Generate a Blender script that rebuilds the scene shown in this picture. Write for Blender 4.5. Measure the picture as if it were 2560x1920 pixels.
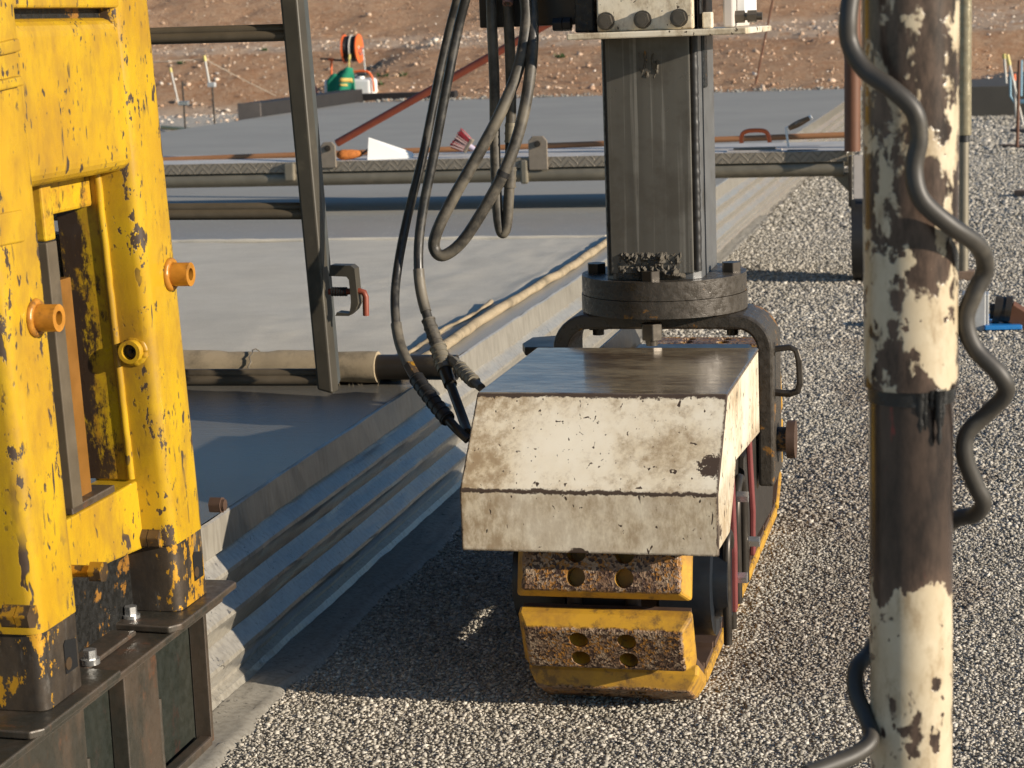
import bpy, bmesh, math, random
import numpy as np
from mathutils import Vector, Matrix, noise as mnoise
random.seed(7); rng = np.random.default_rng(7)
sc = bpy.context.scene
for o in list(bpy.data.objects): bpy.data.objects.remove(o)
C = sc.collection

# ---------------------------------------------------------------- camera
FPX, HC = 5000.0, 1.4                    # focal length in photo pixels (2560 wide), eye height
VPX, VPY, ROLL = 2476, 13, .037          # vanishing point of the slab edge, roll
Yc = Vector(((VPX-1280)/FPX, -(VPY-960)/FPX, -1)); Zc = Vector((-ROLL, 1, Yc.y-Yc.x*ROLL))
Yc.normalize(); Zc.normalize(); Xc = Yc.cross(Zc)
RM = Matrix((Xc, Yc, Zc))                # camera space -> world
cam_d = bpy.data.cameras.new('camera'); cam = bpy.data.objects.new('camera', cam_d); C.objects.link(cam)
cam.matrix_world = Matrix.Translation((0, 0, HC)) @ RM.to_4x4()
cam_d.sensor_width = 36; cam_d.lens = FPX/2560*36; cam_d.clip_end = 2000; cam_d.clip_start = .05
cam_d.dof.use_dof = True; cam_d.dof.focus_distance = 4.2; cam_d.dof.aperture_fstop = 12
sc.camera = cam
sc.render.resolution_x, sc.render.resolution_y = 1024, 768
# ---------------------------------------------------------------- light
SUN_EL, SUN_AZ = math.radians(16.2), math.radians(14)   # azimuth: from +X, turned towards -Y
sdir = Vector((math.cos(SUN_EL)*math.cos(SUN_AZ), -math.cos(SUN_EL)*math.sin(SUN_AZ), math.sin(SUN_EL)))
w = bpy.data.worlds.new('World'); sc.world = w; w.use_nodes = True
wn = w.node_tree; bg = wn.nodes['Background']
sky = wn.nodes.new('ShaderNodeTexSky'); sky.sky_type = 'NISHITA'; sky.sun_disc = False
sky.sun_elevation = SUN_EL; sky.sun_rotation = math.atan2(sdir.x, sdir.y); sky.dust_density = .1; sky.air_density = 1.2; sky.ozone_density = 4
wn.links.new(sky.outputs[0], bg.inputs[0]); bg.inputs[1].default_value = .070
sl = bpy.data.lights.new('sun', 'SUN'); sl.energy = 5.0; sl.angle = math.radians(.5); sl.color = (1, .84, .64)
so = bpy.data.objects.new('sun', sl); C.objects.link(so)
so.rotation_euler = (-sdir).to_track_quat('-Z', 'Y').to_euler()
sc.view_settings.view_transform = 'Standard'; sc.view_settings.look = 'None'
sc.view_settings.use_white_balance = True; sc.view_settings.white_balance_temperature = 5950; sc.view_settings.white_balance_tint = 10
sc.view_settings.exposure = .56; sc.view_settings.gamma = 1

# ---------------------------------------------------------------- pixel -> place helpers
CO = Vector((0, 0, HC))
def ray(px, py): return RM @ Vector(((px-1280)/FPX, -(py-960)/FPX, -1))
def onX(px, py, x): d = ray(px, py); return CO + d*(x/d.x)
def onY(px, py, y): d = ray(px, py); return CO + d*(y/d.y)
def onZ(px, py, z): d = ray(px, py); return CO + d*((z-HC)/d.z)

# ---------------------------------------------------------------- materials
class G:
    def __init__(s, name):
        s.m = bpy.data.materials.new(name); s.m.use_nodes = True; s.t = s.m.node_tree
        s.b = s.t.nodes['Principled BSDF']; s.tc = s.t.nodes.new('ShaderNodeTexCoord')
        s.vec = s.tc.outputs['Object']
    def n(s, typ, **kw):
        x = s.t.nodes.new(typ)
        for k, v in kw.items(): setattr(x, k, v)
        return x
    def put(s, sock, v):
        if isinstance(v, bpy.types.NodeSocket): s.t.links.new(v, sock)
        elif isinstance(v, (tuple, list)) and len(v) == 3 and sock.type == 'RGBA': sock.default_value = (*v, 1)
        else: sock.default_value = v
    def map(s, scale=(1, 1, 1), rot=(0, 0, 0), loc=(0, 0, 0), vec=None):
        x = s.n('ShaderNodeMapping'); s.put(x.inputs[0], vec or s.vec)
        x.inputs['Scale'].default_value = scale; x.inputs['Rotation'].default_value = rot; x.inputs['Location'].default_value = loc
        return x.outputs[0]
    def noise(s, scale, detail=4, rough=.55, stretch=None, vec=None, dist=0, loc=(0, 0, 0)):
        x = s.n('ShaderNodeTexNoise'); v = vec or s.vec
        if stretch or loc != (0, 0, 0): v = s.map(stretch or (1, 1, 1), loc=loc, vec=v)
        s.put(x.inputs['Vector'], v); x.inputs['Scale'].default_value = scale
        x.inputs['Detail'].default_value = detail; x.inputs['Roughness'].default_value = rough; x.inputs['Distortion'].default_value = dist
        return x.outputs['Fac']
    def voro(s, scale, vec=None, feature='F1', out='Distance', rand=1):
        x = s.n('ShaderNodeTexVoronoi', feature=feature); s.put(x.inputs['Vector'], vec or s.vec)
        x.inputs['Scale'].default_value = scale; x.inputs['Randomness'].default_value = rand
        return x.outputs[out]
    def step(s, f, a, b, lo=0., hi=1.):
        x = s.n('ShaderNodeMapRange', interpolation_type='SMOOTHSTEP'); s.put(x.inputs[0], f)
        for i, v in enumerate((a, b, lo, hi)): x.inputs[i+1].default_value = v
        return x.outputs[0]
    def mix(s, f, a, b, mode='MIX'):
        x = s.n('ShaderNodeMix', data_type='RGBA', blend_type=mode)
        s.put(x.inputs[0], f); s.put(x.inputs[6], a); s.put(x.inputs[7], b); return x.outputs[2]
    def math(s, op, a, b=0., c=0.):
        x = s.n('ShaderNodeMath', operation=op); s.put(x.inputs[0], a); s.put(x.inputs[1], b); s.put(x.inputs[2], c); return x.outputs[0]
    def bump(s, h, st=.3, d=.01, normal=None):
        x = s.n('ShaderNodeBump'); s.put(x.inputs['Height'], h); x.inputs['Strength'].default_value = st; x.inputs['Distance'].default_value = d
        if normal: s.put(x.inputs['Normal'], normal)
        return x.outputs[0]
    def edge(s, r=.006, a=.02, b=.15):
        be = s.n('ShaderNodeBevel', samples=4); be.inputs['Radius'].default_value = r
        ge = s.n('ShaderNodeNewGeometry'); d = s.n('ShaderNodeVectorMath', operation='DOT_PRODUCT')
        s.put(d.inputs[0], be.outputs[0]); s.put(d.inputs[1], ge.outputs['Normal'])
        return s.step(s.math('SUBTRACT', 1., d.outputs['Value']), a, b)
    def sep(s, vec=None):
        x = s.n('ShaderNodeSeparateXYZ'); s.put(x.inputs[0], vec or s.vec); return x.outputs
    def rnd(s): return s.n('ShaderNodeObjectInfo').outputs['Random']
    def out(s, col, rough=.6, metal=0., normal=None, spec=.5):
        s.put(s.b.inputs['Base Color'], col); s.put(s.b.inputs['Roughness'], rough); s.put(s.b.inputs['Metallic'], metal)
        s.b.inputs['Specular IOR Level'].default_value = spec
        if normal: s.put(s.b.inputs['Normal'], normal)
        return s.m

def plain(name, col, rough=.6, metal=0., var=.25, scale=30, bump=.15, bd=.002, dirt=None, dirt_amt=(.55, .75)):
    g = G(name); f = g.noise(scale, 5)
    c = g.mix(f, tuple(x*(1-var) for x in col), tuple(min(1, x*(1+var)) for x in col))
    if dirt: c = g.mix(g.step(g.noise(scale*.4, 6, .65, loc=(3, 1, 2)), *dirt_amt), c, dirt)
    r = g.math('ADD', g.math('MULTIPLY', f, .25), rough-.12)
    return g.out(c, r, metal, g.bump(f, bump, bd))

def yellow_mat():
    g = G('yellow_paint')
    big = g.noise(4, 4); c = g.mix(g.step(big, .35, .7), (.52, .332, .012), (.43, .245, .014))
    grime = g.step(g.noise(9, 8, .72, stretch=(1, 1, .45), loc=(5, 0, 1)), .42, .66)
    c = g.mix(g.math('MULTIPLY', grime, .7), c, (.26, .14, .016))
    # long vertical chips and small round ones, down to brown steel
    ch1 = g.step(g.noise(34, 3, .5, stretch=(1, 1, .36), dist=.4), .625, .645)
    xyz = g.sep(); scrape = g.math('MULTIPLY', g.step(xyz[2], .95, .50), g.step(xyz[1], .26, .33))
    gate = g.step(g.noise(5, 3, loc=(2, 2, 7)), .40, .55)
    ch2 = g.step(g.noise(95, 2, .5, stretch=(1, 1, .5), loc=(1, 4, 0)), .635, .655)
    chips = g.math('MAXIMUM', g.math('MULTIPLY', ch1, gate), g.math('MULTIPLY', ch2, g.step(g.noise(7, 4, .6, loc=(6, 6, 6)), .46, .58)))
    wr = g.n('ShaderNodeAttribute', attribute_name='wear').outputs['Fac']
    ed = g.step(g.math('ADD', g.noise(30, 6, .7, stretch=(1, 1, .5), loc=(8, 8, 1)), g.math('MULTIPLY', wr, .085)), .655, .67)
    # worn bare towards the foot, where the sleeve rubs it
    z = g.sep()[2]
    foot = g.step(g.math('ADD', z, g.math('MULTIPLY', g.noise(30, 5, .7, stretch=(1, 1, .7), loc=(9, 3, 3)), .30)), .38, .40, 1., 0.)
    scr = g.step(g.math('ADD', g.noise(17, 6, .7, stretch=(1, 1, .4), dist=.5, loc=(6, 1, 2)), g.math('MULTIPLY', scrape, .20)), .675, .69)
    ln = g.step(g.noise(26, 4, .6, stretch=(1, 1, .10), loc=(1, 8, 2)), .675, .69)
    chips = g.math('MAXIMUM', g.math('MAXIMUM', chips, g.math('MAXIMUM', scr, ln)), g.math('MAXIMUM', ed, foot))
    steel = g.mix(g.noise(60, 4), (.040, .024, .015), (.075, .052, .035))
    col = g.mix(chips, c, steel)
    h = g.math('SUBTRACT', g.math('MULTIPLY', g.noise(120, 3), .2), chips)
    r = g.math('ADD', g.math('MULTIPLY', chips, .25), g.math('ADD', .22, g.math('MULTIPLY', grime, .28)))
    return g.out(col, r, 0, g.bump(h, .5, .0012))

def yellow_dirty_shade():
    g = G('yellow_grime_and_shade')
    m = g.noise(11, 9, .75, stretch=(1.6, 1, .8), dist=.6); x = g.sep()
    c = g.mix(g.step(m, .36, .66), (.55, .36, .010), (.36, .18, .012))
    c = g.mix(g.step(g.math('ADD', g.noise(16, 9, .78, stretch=(1.3, 1, .6), loc=(4, 2, 1)), g.step(x[0], -.02, -.09, 0, .16)), .53, .63), c, (.045, .028, .018))  # grime, plus the opening's shadow darkened in towards the left
    return g.out(c, g.step(m, .3, .7, .22, .55), 0, g.bump(m, .3, .002))

def white_worn(name='cream_paint_worn', hood=True):
    g = G(name)
    n1 = g.noise(5, 6, .65); n2 = g.noise(40, 7, .75, stretch=(1, 1, .5)); x = g.sep()
    c = g.mix(g.step(n1, .3, .7), (.82, .76, .61), (.66, .56, .38))
    grime = g.step(g.math('ADD', g.math('MULTIPLY', n1, .7), g.math('MULTIPLY', n2, .6)), .60, .82)
    c = g.mix(g.math('MULTIPLY', grime, .8), c, (.26, .18, .095))
    lowz = g.step(x[2], .515, .485)    # browner, darker colour on the lower facet
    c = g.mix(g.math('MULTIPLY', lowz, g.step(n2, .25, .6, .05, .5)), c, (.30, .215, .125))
    if not hood: lowz = g.step(x[1], 5., 6.)
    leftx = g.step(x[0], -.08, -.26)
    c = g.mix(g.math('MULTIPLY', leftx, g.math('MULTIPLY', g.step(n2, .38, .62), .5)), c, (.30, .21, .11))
    scr = g.step(g.noise(55, 3, .5, stretch=(1, 1, .2), dist=1.2), .685, .70)
    scr2 = g.step(g.noise(90, 2, .5, stretch=(1, .6, .6), loc=(3, 3, 3)), .70, .72)
    chip = g.step(g.noise(9, 4, .5, loc=(1.3, .4, 2.2)), .715, .725)
    ed = g.math('MULTIPLY', g.edge(.008, .01, .06), g.step(g.noise(70, 5, .7), .34, .46))
    wob = g.math('MULTIPLY', g.math('SUBTRACT', g.noise(45, 6, .75), .5), .022)
    zz = g.math('ADD', x[2], wob); fold = g.math('MULTIPLY', g.step(zz, .494, .4965), g.math('MULTIPLY', g.step(zz, .5045, .502), g.step(x[1], -.985, -1.)))
    topl = g.step(zz, .6555, .658); xr = g.step(g.math('ADD', x[0], wob), .247, .250); rim = g.step(g.math('ADD', x[0], wob), -.2545, -.2575)
    frontish = g.step(x[1], -.80, -.86); ed = g.math('MAXIMUM', ed, g.math('MAXIMUM', fold, g.math('MAXIMUM', topl, g.math('MULTIPLY', frontish, g.math('MAXIMUM', xr, rim)))))
    patch = g.step(g.math('ADD', g.math('POWER', g.math('MULTIPLY', g.math('SUBTRACT', x[0], .232), 22.), 2.), g.math('ADD', g.math('POWER', g.math('MULTIPLY', g.math('SUBTRACT', x[2], .545), 30.), 2.), g.math('MULTIPLY', g.noise(70, 6, .75, stretch=(1, 1, .35)), 1.6))), 1.12, 1.05)
    ed = g.math('MAXIMUM', ed, patch) if hood else g.step(g.noise(20, 6, .7, loc=(2, 9, 1)), .60, .63)
    scr3 = g.step(g.noise(30, 4, .6, stretch=(1, 1, .45), dist=2.2, loc=(5, 5, 5)), .685, .70)
    k = g.math('MAXIMUM', g.math('MAXIMUM', scr, scr2), g.math('MAXIMUM', ed, g.math('MAXIMUM', chip, scr3)))
    c = g.mix(k, c, (.055, .035, .022))
    r = g.math('ADD', .33, g.math('MULTIPLY', g.math('MAXIMUM', grime, k), .35))
    return g.out(c, r, 0, g.bump(g.math('SUBTRACT', g.math('MULTIPLY', n2, .4), k), .35, .0012))

def white_top():
    g = G('shaded_cream_plate')     # top plate; shade and dark reflections put into its brown colour
    n = g.noise(6, 7, .7, stretch=(.5, 1, 1)); n2 = g.noise(60, 5, .7, stretch=(.3, 1.4, 1))
    c = g.mix(g.step(g.math('ADD', g.math('MULTIPLY', n, .6), g.math('MULTIPLY', n2, .4)), .38, .62), (.30, .24, .15), (.075, .05, .032))
    ed = g.math('MULTIPLY', g.edge(.006, .01, .06), .8); c = g.mix(ed, c, (.04, .03, .03))
    return g.out(c, g.step(n2, .3, .7, .07, .20), 0, g.bump(n2, .04, .001), spec=.9)

def pad_mat():
    g = G('polyurethane_pad'); r = g.rnd()
    cx = g.n('ShaderNodeCombineXYZ'); g.put(cx.inputs[0], g.math('MULTIPLY', r, 37.)); g.put(cx.inputs[1], g.math('MULTIPLY', r, 11.))
    va = g.n('ShaderNodeVectorMath', operation='ADD'); g.put(va.inputs[0], g.vec); g.put(va.inputs[1], cx.outputs[0]); v = va.outputs[0]
    n = g.noise(14, 7, .7, vec=v); z = g.sep()[2]
    yel = g.mix(g.step(n, .35, .7), (.54, .30, .022), (.34, .18, .03))
    yel = g.mix(g.math('MULTIPLY', g.step(g.noise(30, 5, .7, vec=v), .50, .66), .7), yel, (.10, .06, .03))
    vw = g.n('ShaderNodeVectorMath', operation='ADD'); g.put(vw.inputs[0], v); nc = g.n('ShaderNodeTexNoise'); g.put(nc.inputs[0], v); nc.inputs['Scale'].default_value = 90; sc_ = g.n('ShaderNodeVectorMath', operation='SCALE'); g.put(sc_.inputs[0], nc.outputs['Color']); sc_.inputs['Scale'].default_value = .012; g.put(vw.inputs[1], sc_.outputs[0]); vq = vw.outputs[0]
    vo = g.voro(185, vec=vq, out='Color'); sp = g.sep(vo)[0]
    vd = g.voro(185, vec=vq)
    worn = g.mix(g.step(g.noise(25, 6, .7, vec=v), .4, .6), (.33, .235, .15), (.17, .095, .05))
    worn = g.mix(g.step(g.math('ADD', sp, g.noise(18, 3, vec=v)), .98, 1.05), worn, (.30, .135, .022))
    worn = g.mix(g.step(g.math('ADD', sp, g.noise(12, 3, vec=v)), 1.12, 1.2), worn, (.045, .022, .012))
    face = g.step(g.math('ADD', z, g.math('MULTIPLY', g.noise(40, 4, vec=v), .012)), .054, .059)
    c = g.mix(face, yel, worn)
    return g.out(c, .5, 0, g.bump(g.math('MULTIPLY', g.math('ADD', vd, n), face), .6, .003))

def rust_steel(name='rusty_steel', a=(.075, .055, .04), b=(.15, .075, .035), c3=(.03, .035, .028), rough=.42, metal=.55):
    g = G(name); n1 = g.noise(7, 6, .7, stretch=(1, 1, .4)); n2 = g.noise(50, 5, .7)
    c = g.mix(g.step(n1, .42, .62), a, c3); c = g.mix(g.step(g.noise(12, 8, .75, stretch=(1, 1, .6), loc=(3, 1, 4)), .55, .7), c, b)
    c = g.mix(g.math('MULTIPLY', g.edge(.004, .02, .12), .6), c, (.25, .21, .18))
    return g.out(c, g.step(n2, .3, .7, rough-.12, rough+.18), metal, g.bump(n2, .25, .0015))

def sleeve_mat():
    g = G('sleeve_steel'); n1 = g.noise(9, 6, .7, stretch=(1, 1, .4)); n2 = g.noise(50, 5, .7)
    c = g.mix(g.step(n1, .4, .65), (.085, .065, .045), (.04, .034, .028))
    fl = g.step(g.math('ADD', g.math('MULTIPLY', g.noise(9, 3, .5, loc=(4, 4, 1)), .45), g.math('MULTIPLY', g.noise(55, 5, .7, stretch=(1, 1, .5), loc=(2, 1, 1)), .55)), .555, .57)
    c = g.mix(fl, c, (.55, .29, .02)); c = g.mix(g.math('MULTIPLY', g.step(g.noise(30, 6, .7, stretch=(1, 1, .3), loc=(7, 7, 7)), .58, .7), .6), c, (.16, .15, .13))
    return g.out(c, g.step(n2, .3, .7, .32, .55), .3, g.bump(n2, .25, .0012))

def mottled_pole():
    g = G('pole_peeling_paint'); z = g.math('ADD', g.sep()[2], g.math('MULTIPLY', g.math('SUBTRACT', g.noise(14, 5, .65, stretch=(1, 1, .6), loc=(2, 7, 3)), .5), .16))
    n = g.math('ADD', g.math('MULTIPLY', g.noise(15, 3, .5, stretch=(1, 1, .7), dist=.3), .45), g.math('MULTIPLY', g.noise(36, 4, .6, stretch=(1, 1, .7), dist=.3, loc=(3, 1, 0)), .55))
    up = g.math('ADD', g.step(z, 1.06, 1.34, .0, .075), g.step(z, .74, .78, -.035, .005)); mid = g.math('MULTIPLY', g.step(z, .76, .80), g.step(z, 1.01, .98))
    m = g.step(g.math('ADD', g.math('ADD', n, up), g.math('MULTIPLY', mid, .5)), .515, .55)
    cream = g.mix(g.noise(20, 5, .6, loc=(1, 1, 1)), (.66, .585, .43), (.40, .31, .18))
    cream = g.mix(g.step(g.noise(30, 7, .75, stretch=(1, 1, .45), loc=(9, 2, 2)), .44, .68, 0, .75), cream, (.27, .19, .10))
    spot = g.step(g.noise(48, 3, .5, stretch=(1, 1, .8), loc=(5, 5, 9)), .645, .665); m = g.math('MAXIMUM', m, spot)
    st = g.mix(g.step(g.noise(24, 7, .75, stretch=(1, 1, .3)), .35, .65), (.020, .014, .011), (.115, .078, .056))
    st = g.mix(g.math('MULTIPLY', mid, .55), st, (.018, .015, .013))
    red = g.math('MULTIPLY', mid, g.step(g.noise(24, 4, .6, stretch=(1, 1, .3), loc=(0, 5, 5)), .62, .68))
    st = g.mix(g.math('MULTIPLY', red, .8), st, (.30, .035, .03))
    return g.out(g.mix(m, cream, st), g.step(m, 0, 1, .34, .22), 0, g.bump(g.math('SUBTRACT', 1., m), .4, .001))

def concrete_top():
    g = G('fresh_concrete'); x = g.sep()
    n = g.noise(2.2, 6, .65, stretch=(.4, 1, 1)); f = g.noise(160, 5, .7); lines = g.noise(40, 4, .6, stretch=(.06, 1, 1))
    c = g.mix(n, (.31, .295, .255), (.41, .39, .335)); c = g.mix(g.math('MULTIPLY', g.step(g.noise(.9, 7, .7, loc=(3, 8, 1)), .35, .65), .35), c, (.25, .24, .21)); c = g.mix(g.math('MULTIPLY', lines, .35), c, (.23, .22, .19))
    wet = g.math('MULTIPLY', g.step(x[1], 10.6, 10.2), 1.)                  # still wet before the drag
    c = g.mix(g.math('MULTIPLY', wet, .25), c, (.30, .30, .285))
    sp = g.step(g.voro(48, out='Distance'), .26, .16); sp = g.math('MULTIPLY', sp, g.step(g.noise(9, 3, loc=(4, 4, 4)), .46, .56))
    c = g.mix(g.math('MULTIPLY', g.math('MULTIPLY', sp, g.step(x[1], 8.8, 9.2)), wet), c, (.60, .57, .50))
    wet_shade = g.step(x[1], 5.65, 5.5); c = g.mix(g.math('MULTIPLY', wet_shade, .8), c, (.075, .07, .058))  # new wet concrete, with the shade around the pipe darkened into it
    r = g.math('SUBTRACT', g.math('SUBTRACT', .72, g.math('MULTIPLY', wet, .38)), g.math('MULTIPLY', wet_shade, .12))
    h = g.math('ADD', f, g.math('MULTIPLY', lines, .8))
    return g.out(c, r, 0, g.bump(h, .35, .003), spec=.3)

def concrete_side(name='formed_concrete', coat=.75):
    g = G(name); z = g.sep()
    n = g.noise(3, 6, .65, stretch=(1, 1, 2.5)); st = g.noise(70, 5, .65, stretch=(1, 1, .14)); f = g.noise(120, 5, .7)
    c = g.mix(n, (.26, .24, .195), (.36, .335, .28)); c = g.mix(g.step(st, .42, .62, 0, .6), c, (.20, .18, .145)); c = g.mix(g.step(g.noise(5, 7, .75, loc=(3, 3, 3)), .5, .7, 0, .4), c, (.19, .17, .13))
    pits = g.math('MULTIPLY', g.step(g.noise(75, 4, .6, stretch=(1, .8, .7), dist=1.5, loc=(2, 5, 1)), .615, .65), g.step(g.noise(5, 3), .38, .55))
    pits = g.math('MAXIMUM', pits, g.math('MULTIPLY', g.step(g.noise(22, 3, .5, loc=(8, 5, 1)), .70, .72), g.step(g.noise(3, 3, loc=(1, 1, 4)), .45, .6)))
    pits = g.math('MULTIPLY', pits, g.step(z[2], .33, .31))
    c = g.mix(g.math('MULTIPLY', pits, .85), c, (.07, .065, .055))
    g.b.inputs['Coat Weight'].default_value = coat; g.b.inputs['Coat Roughness'].default_value = .16; g.b.inputs['Coat IOR'].default_value = 1.6   # still wet from the form
    return g.out(c, .35 if coat else .7, 0, g.bump(g.math('SUBTRACT', g.math('ADD', g.math('MULTIPLY', st, .5), g.math('MULTIPLY', f, .5)), pits), .22, .002))

def burlap():
    g = G('burlap'); u = g.sep()
    n = g.noise(3, 6, .7); f = g.noise(220, 4, .7); wv = g.noise(10, 5, .7, stretch=(.35, 1, 1))
    c = g.mix(g.step(n, .3, .7), (.55, .505, .415), (.66, .61, .505)); c = g.mix(g.math('MULTIPLY', wv, .5), c, (.45, .415, .34))
    c = g.mix(g.math('MULTIPLY', g.step(f, .3, .7), .3), c, (.27, .25, .20))
    return g.out(c, .92, 0, g.bump(g.math('ADD', f, wv), .5, .004), spec=.15)

def burlap_roll():
    g = G('burlap_wrap'); w_ = g.n('ShaderNodeTexWave', wave_type='BANDS', bands_direction='X'); g.put(w_.inputs['Vector'], g.vec)
    w_.inputs['Scale'].default_value = 150; w_.inputs['Distortion'].default_value = 6; w_.inputs['Detail'].default_value = 4
    n = g.noise(14, 6, .7); c = g.mix(n, (.32, .255, .165), (.44, .36, .24)); c = g.mix(g.math('MULTIPLY', w_.outputs['Fac'], .35), c, (.20, .155, .095))
    c = g.mix(g.step(g.noise(6, 6, .7, loc=(4, 2, 2)), .45, .7), c, (.17, .14, .095))
    return g.out(c, .95, 0, g.bump(g.math('ADD', g.math('MULTIPLY', w_.outputs['Fac'], .3), g.noise(60, 5, .7)), .5, .003), spec=.1)

def soil():
    g = G('red_soil'); x = g.sep()
    n = g.noise(.8, 8, .7, stretch=(.35, 1, 1)); f = g.noise(9, 8, .75); ff = g.noise(40, 6, .75)
    c = g.mix(g.step(n, .3, .7), (.47, .26, .135), (.58, .38, .23)); c = g.mix(g.math('MULTIPLY', g.step(f, .42, .6), .7), c, (.62, .44, .285))
    c = g.mix(g.math('MULTIPLY', g.step(ff, .46, .62), .65), c, (.24, .12, .06))
    c = g.mix(g.math('MULTIPLY', g.step(g.noise(4, 9, .8, loc=(5, 1, 6)), .5, .62), .5), c, (.36, .17, .08))
    # pale crushed-stone haul road across the bank, and the spoil at its foot on the far left
    yy = g.math('ADD', x[1], g.math('MULTIPLY', g.math('SUBTRACT', g.noise(.35, 5, .6), .5), 2.5))
    road = g.math('MULTIPLY', g.step(g.math('ADD', x[2], g.math('MULTIPLY', g.math('SUBTRACT', g.noise(.7, 5, .6), .5), .12)), .98, 1.04), g.step(yy, 39.0, 37.8))
    low = g.step(x[2], .22, .05)
    pale = g.math('MAXIMUM', g.math('MULTIPLY', road, g.step(g.noise(3, 6, .7, loc=(3, 3, 3)), .33, .55)), low)
    c = g.mix(g.math('MULTIPLY', pale, .42), c, g.mix(ff, (.55, .47, .36), (.72, .65, .54)))
    return g.out(c, .95, 0, g.bump(g.math('ADD', f, ff), .9, .06), spec=.1)

def ground_mat():
    g = G('gravel_ground'); v1 = g.voro(60, out='Color'); d1 = g.voro(60)
    s = g.sep(v1)[0]; c = g.mix(s, (.40, .355, .285), (.80, .73, .60)); c = g.mix(g.step(d1, .4, .7), c, (.30, .27, .22))
    st = g.step(g.noise(.9, 5, .65, stretch=(.6, 1.8, 1)), .5, .68); c = g.mix(g.math('MULTIPLY', st, .4), c, (.42, .35, .28))
    return g.out(c, .9, 0, g.bump(g.math('SUBTRACT', 1., d1), .8, .012), spec=.2)

def stone_mat(name, ramp_cols):
    g = G(name); a = g.n('ShaderNodeAttribute', attribute_name='tone'); r = g.n('ShaderNodeValToRGB'); g.put(r.inputs[0], a.outputs['Fac'])
    e = r.color_ramp.elements; e[0].color = (*ramp_cols[0], 1); e[1].color = (*ramp_cols[-1], 1)
    for i, c in enumerate(ramp_cols[1:-1]): q = e.new((i+1)/(len(ramp_cols)-1)); q.color = (*c, 1)
    b = g.n('ShaderNodeAttribute', attribute_name='stain')
    return g.out(g.mix(b.outputs['Fac'], r.outputs[0], (.10, .062, .036)), .7, 0, spec=.35)

def grease(name, col, rough=.3, lump=60, metal=.3):
    g = G(name); n = g.noise(lump, 5, .65); c = g.mix(n, tuple(x*.6 for x in col), tuple(x*1.5 for x in col))
    c = g.mix(g.math('MULTIPLY', g.step(g.noise(10, 6, .7, loc=(2, 1, 0)), .60, .64), .8), c, (.30, .14, .02))
    return g.out(c, g.step(n, .35, .65, rough-.1, rough+.2), metal, g.bump(n, .6, .003))

def column_mat():
    g = G('scored_column_steel'); n = g.noise(16, 5, .6, stretch=(1, 1, .02)); n2 = g.noise(70, 4, .6, stretch=(1, 1, .015)); b = g.noise(5, 6, .65)
    c = g.mix(n, (.060, .055, .045), (.15, .14, .118)); c = g.mix(g.math('MULTIPLY', g.step(n2, .56, .68), .6), c, (.27, .255, .22))
    c = g.mix(g.math('MULTIPLY', g.step(b, .5, .65), .5), c, (.06, .05, .035))
    return g.out(c, g.step(b, .3, .7, .22, .42), .3, g.bump(n2, .2, .0008))

def hose_mat():
    g = G('dusty_rubber'); n = g.noise(26, 6, .7); up = g.noise(8, 4)
    c = g.mix(g.step(n, .35, .7), (.03, .027, .022), (.115, .10, .075)); c = g.mix(g.step(up, .45, .65), c, (.15, .13, .095))
    return g.out(c, g.step(n, .3, .7, .4, .65), 0, g.bump(n, .2, .001))

def hose_black():
    g = G('black_hose'); n = g.noise(18, 6, .7); c = g.mix(g.step(n, .45, .75), (.016, .015, .013), (.075, .066, .05))
    return g.out(c, g.step(n, .3, .7, .28, .6), 0, g.bump(n, .15, .001))

def checker():
    g = G('tread_plate'); v = g.map((1, 1, 1))
    def lug(rot, loc):
        x = g.sep(g.map((38, 38, 38), (0, rot, 0), loc, vec=v)); fx = g.math('ABSOLUTE', g.math('SUBTRACT', g.math('FRACT', x[0]), .5))
        return g.step(fx, .12, .2, 1, 0)
    xx = g.sep(); chk = g.step(g.math('FRACT', g.math('MULTIPLY', xx[0], 11.)), .48, .52)
    h = g.mix(chk, lug(.8, (0, 0, 0)), lug(-.8, (0, 0, 0)))
    n = g.noise(20, 5, .7); c = g.mix(n, (.20, .17, .125), (.32, .28, .22))
    c = g.mix(g.math('MULTIPLY', g.sep(h)[0], .5), c, (.16, .135, .10))
    return g.out(c, .55, .3, g.bump(h, .7, .004))

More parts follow.
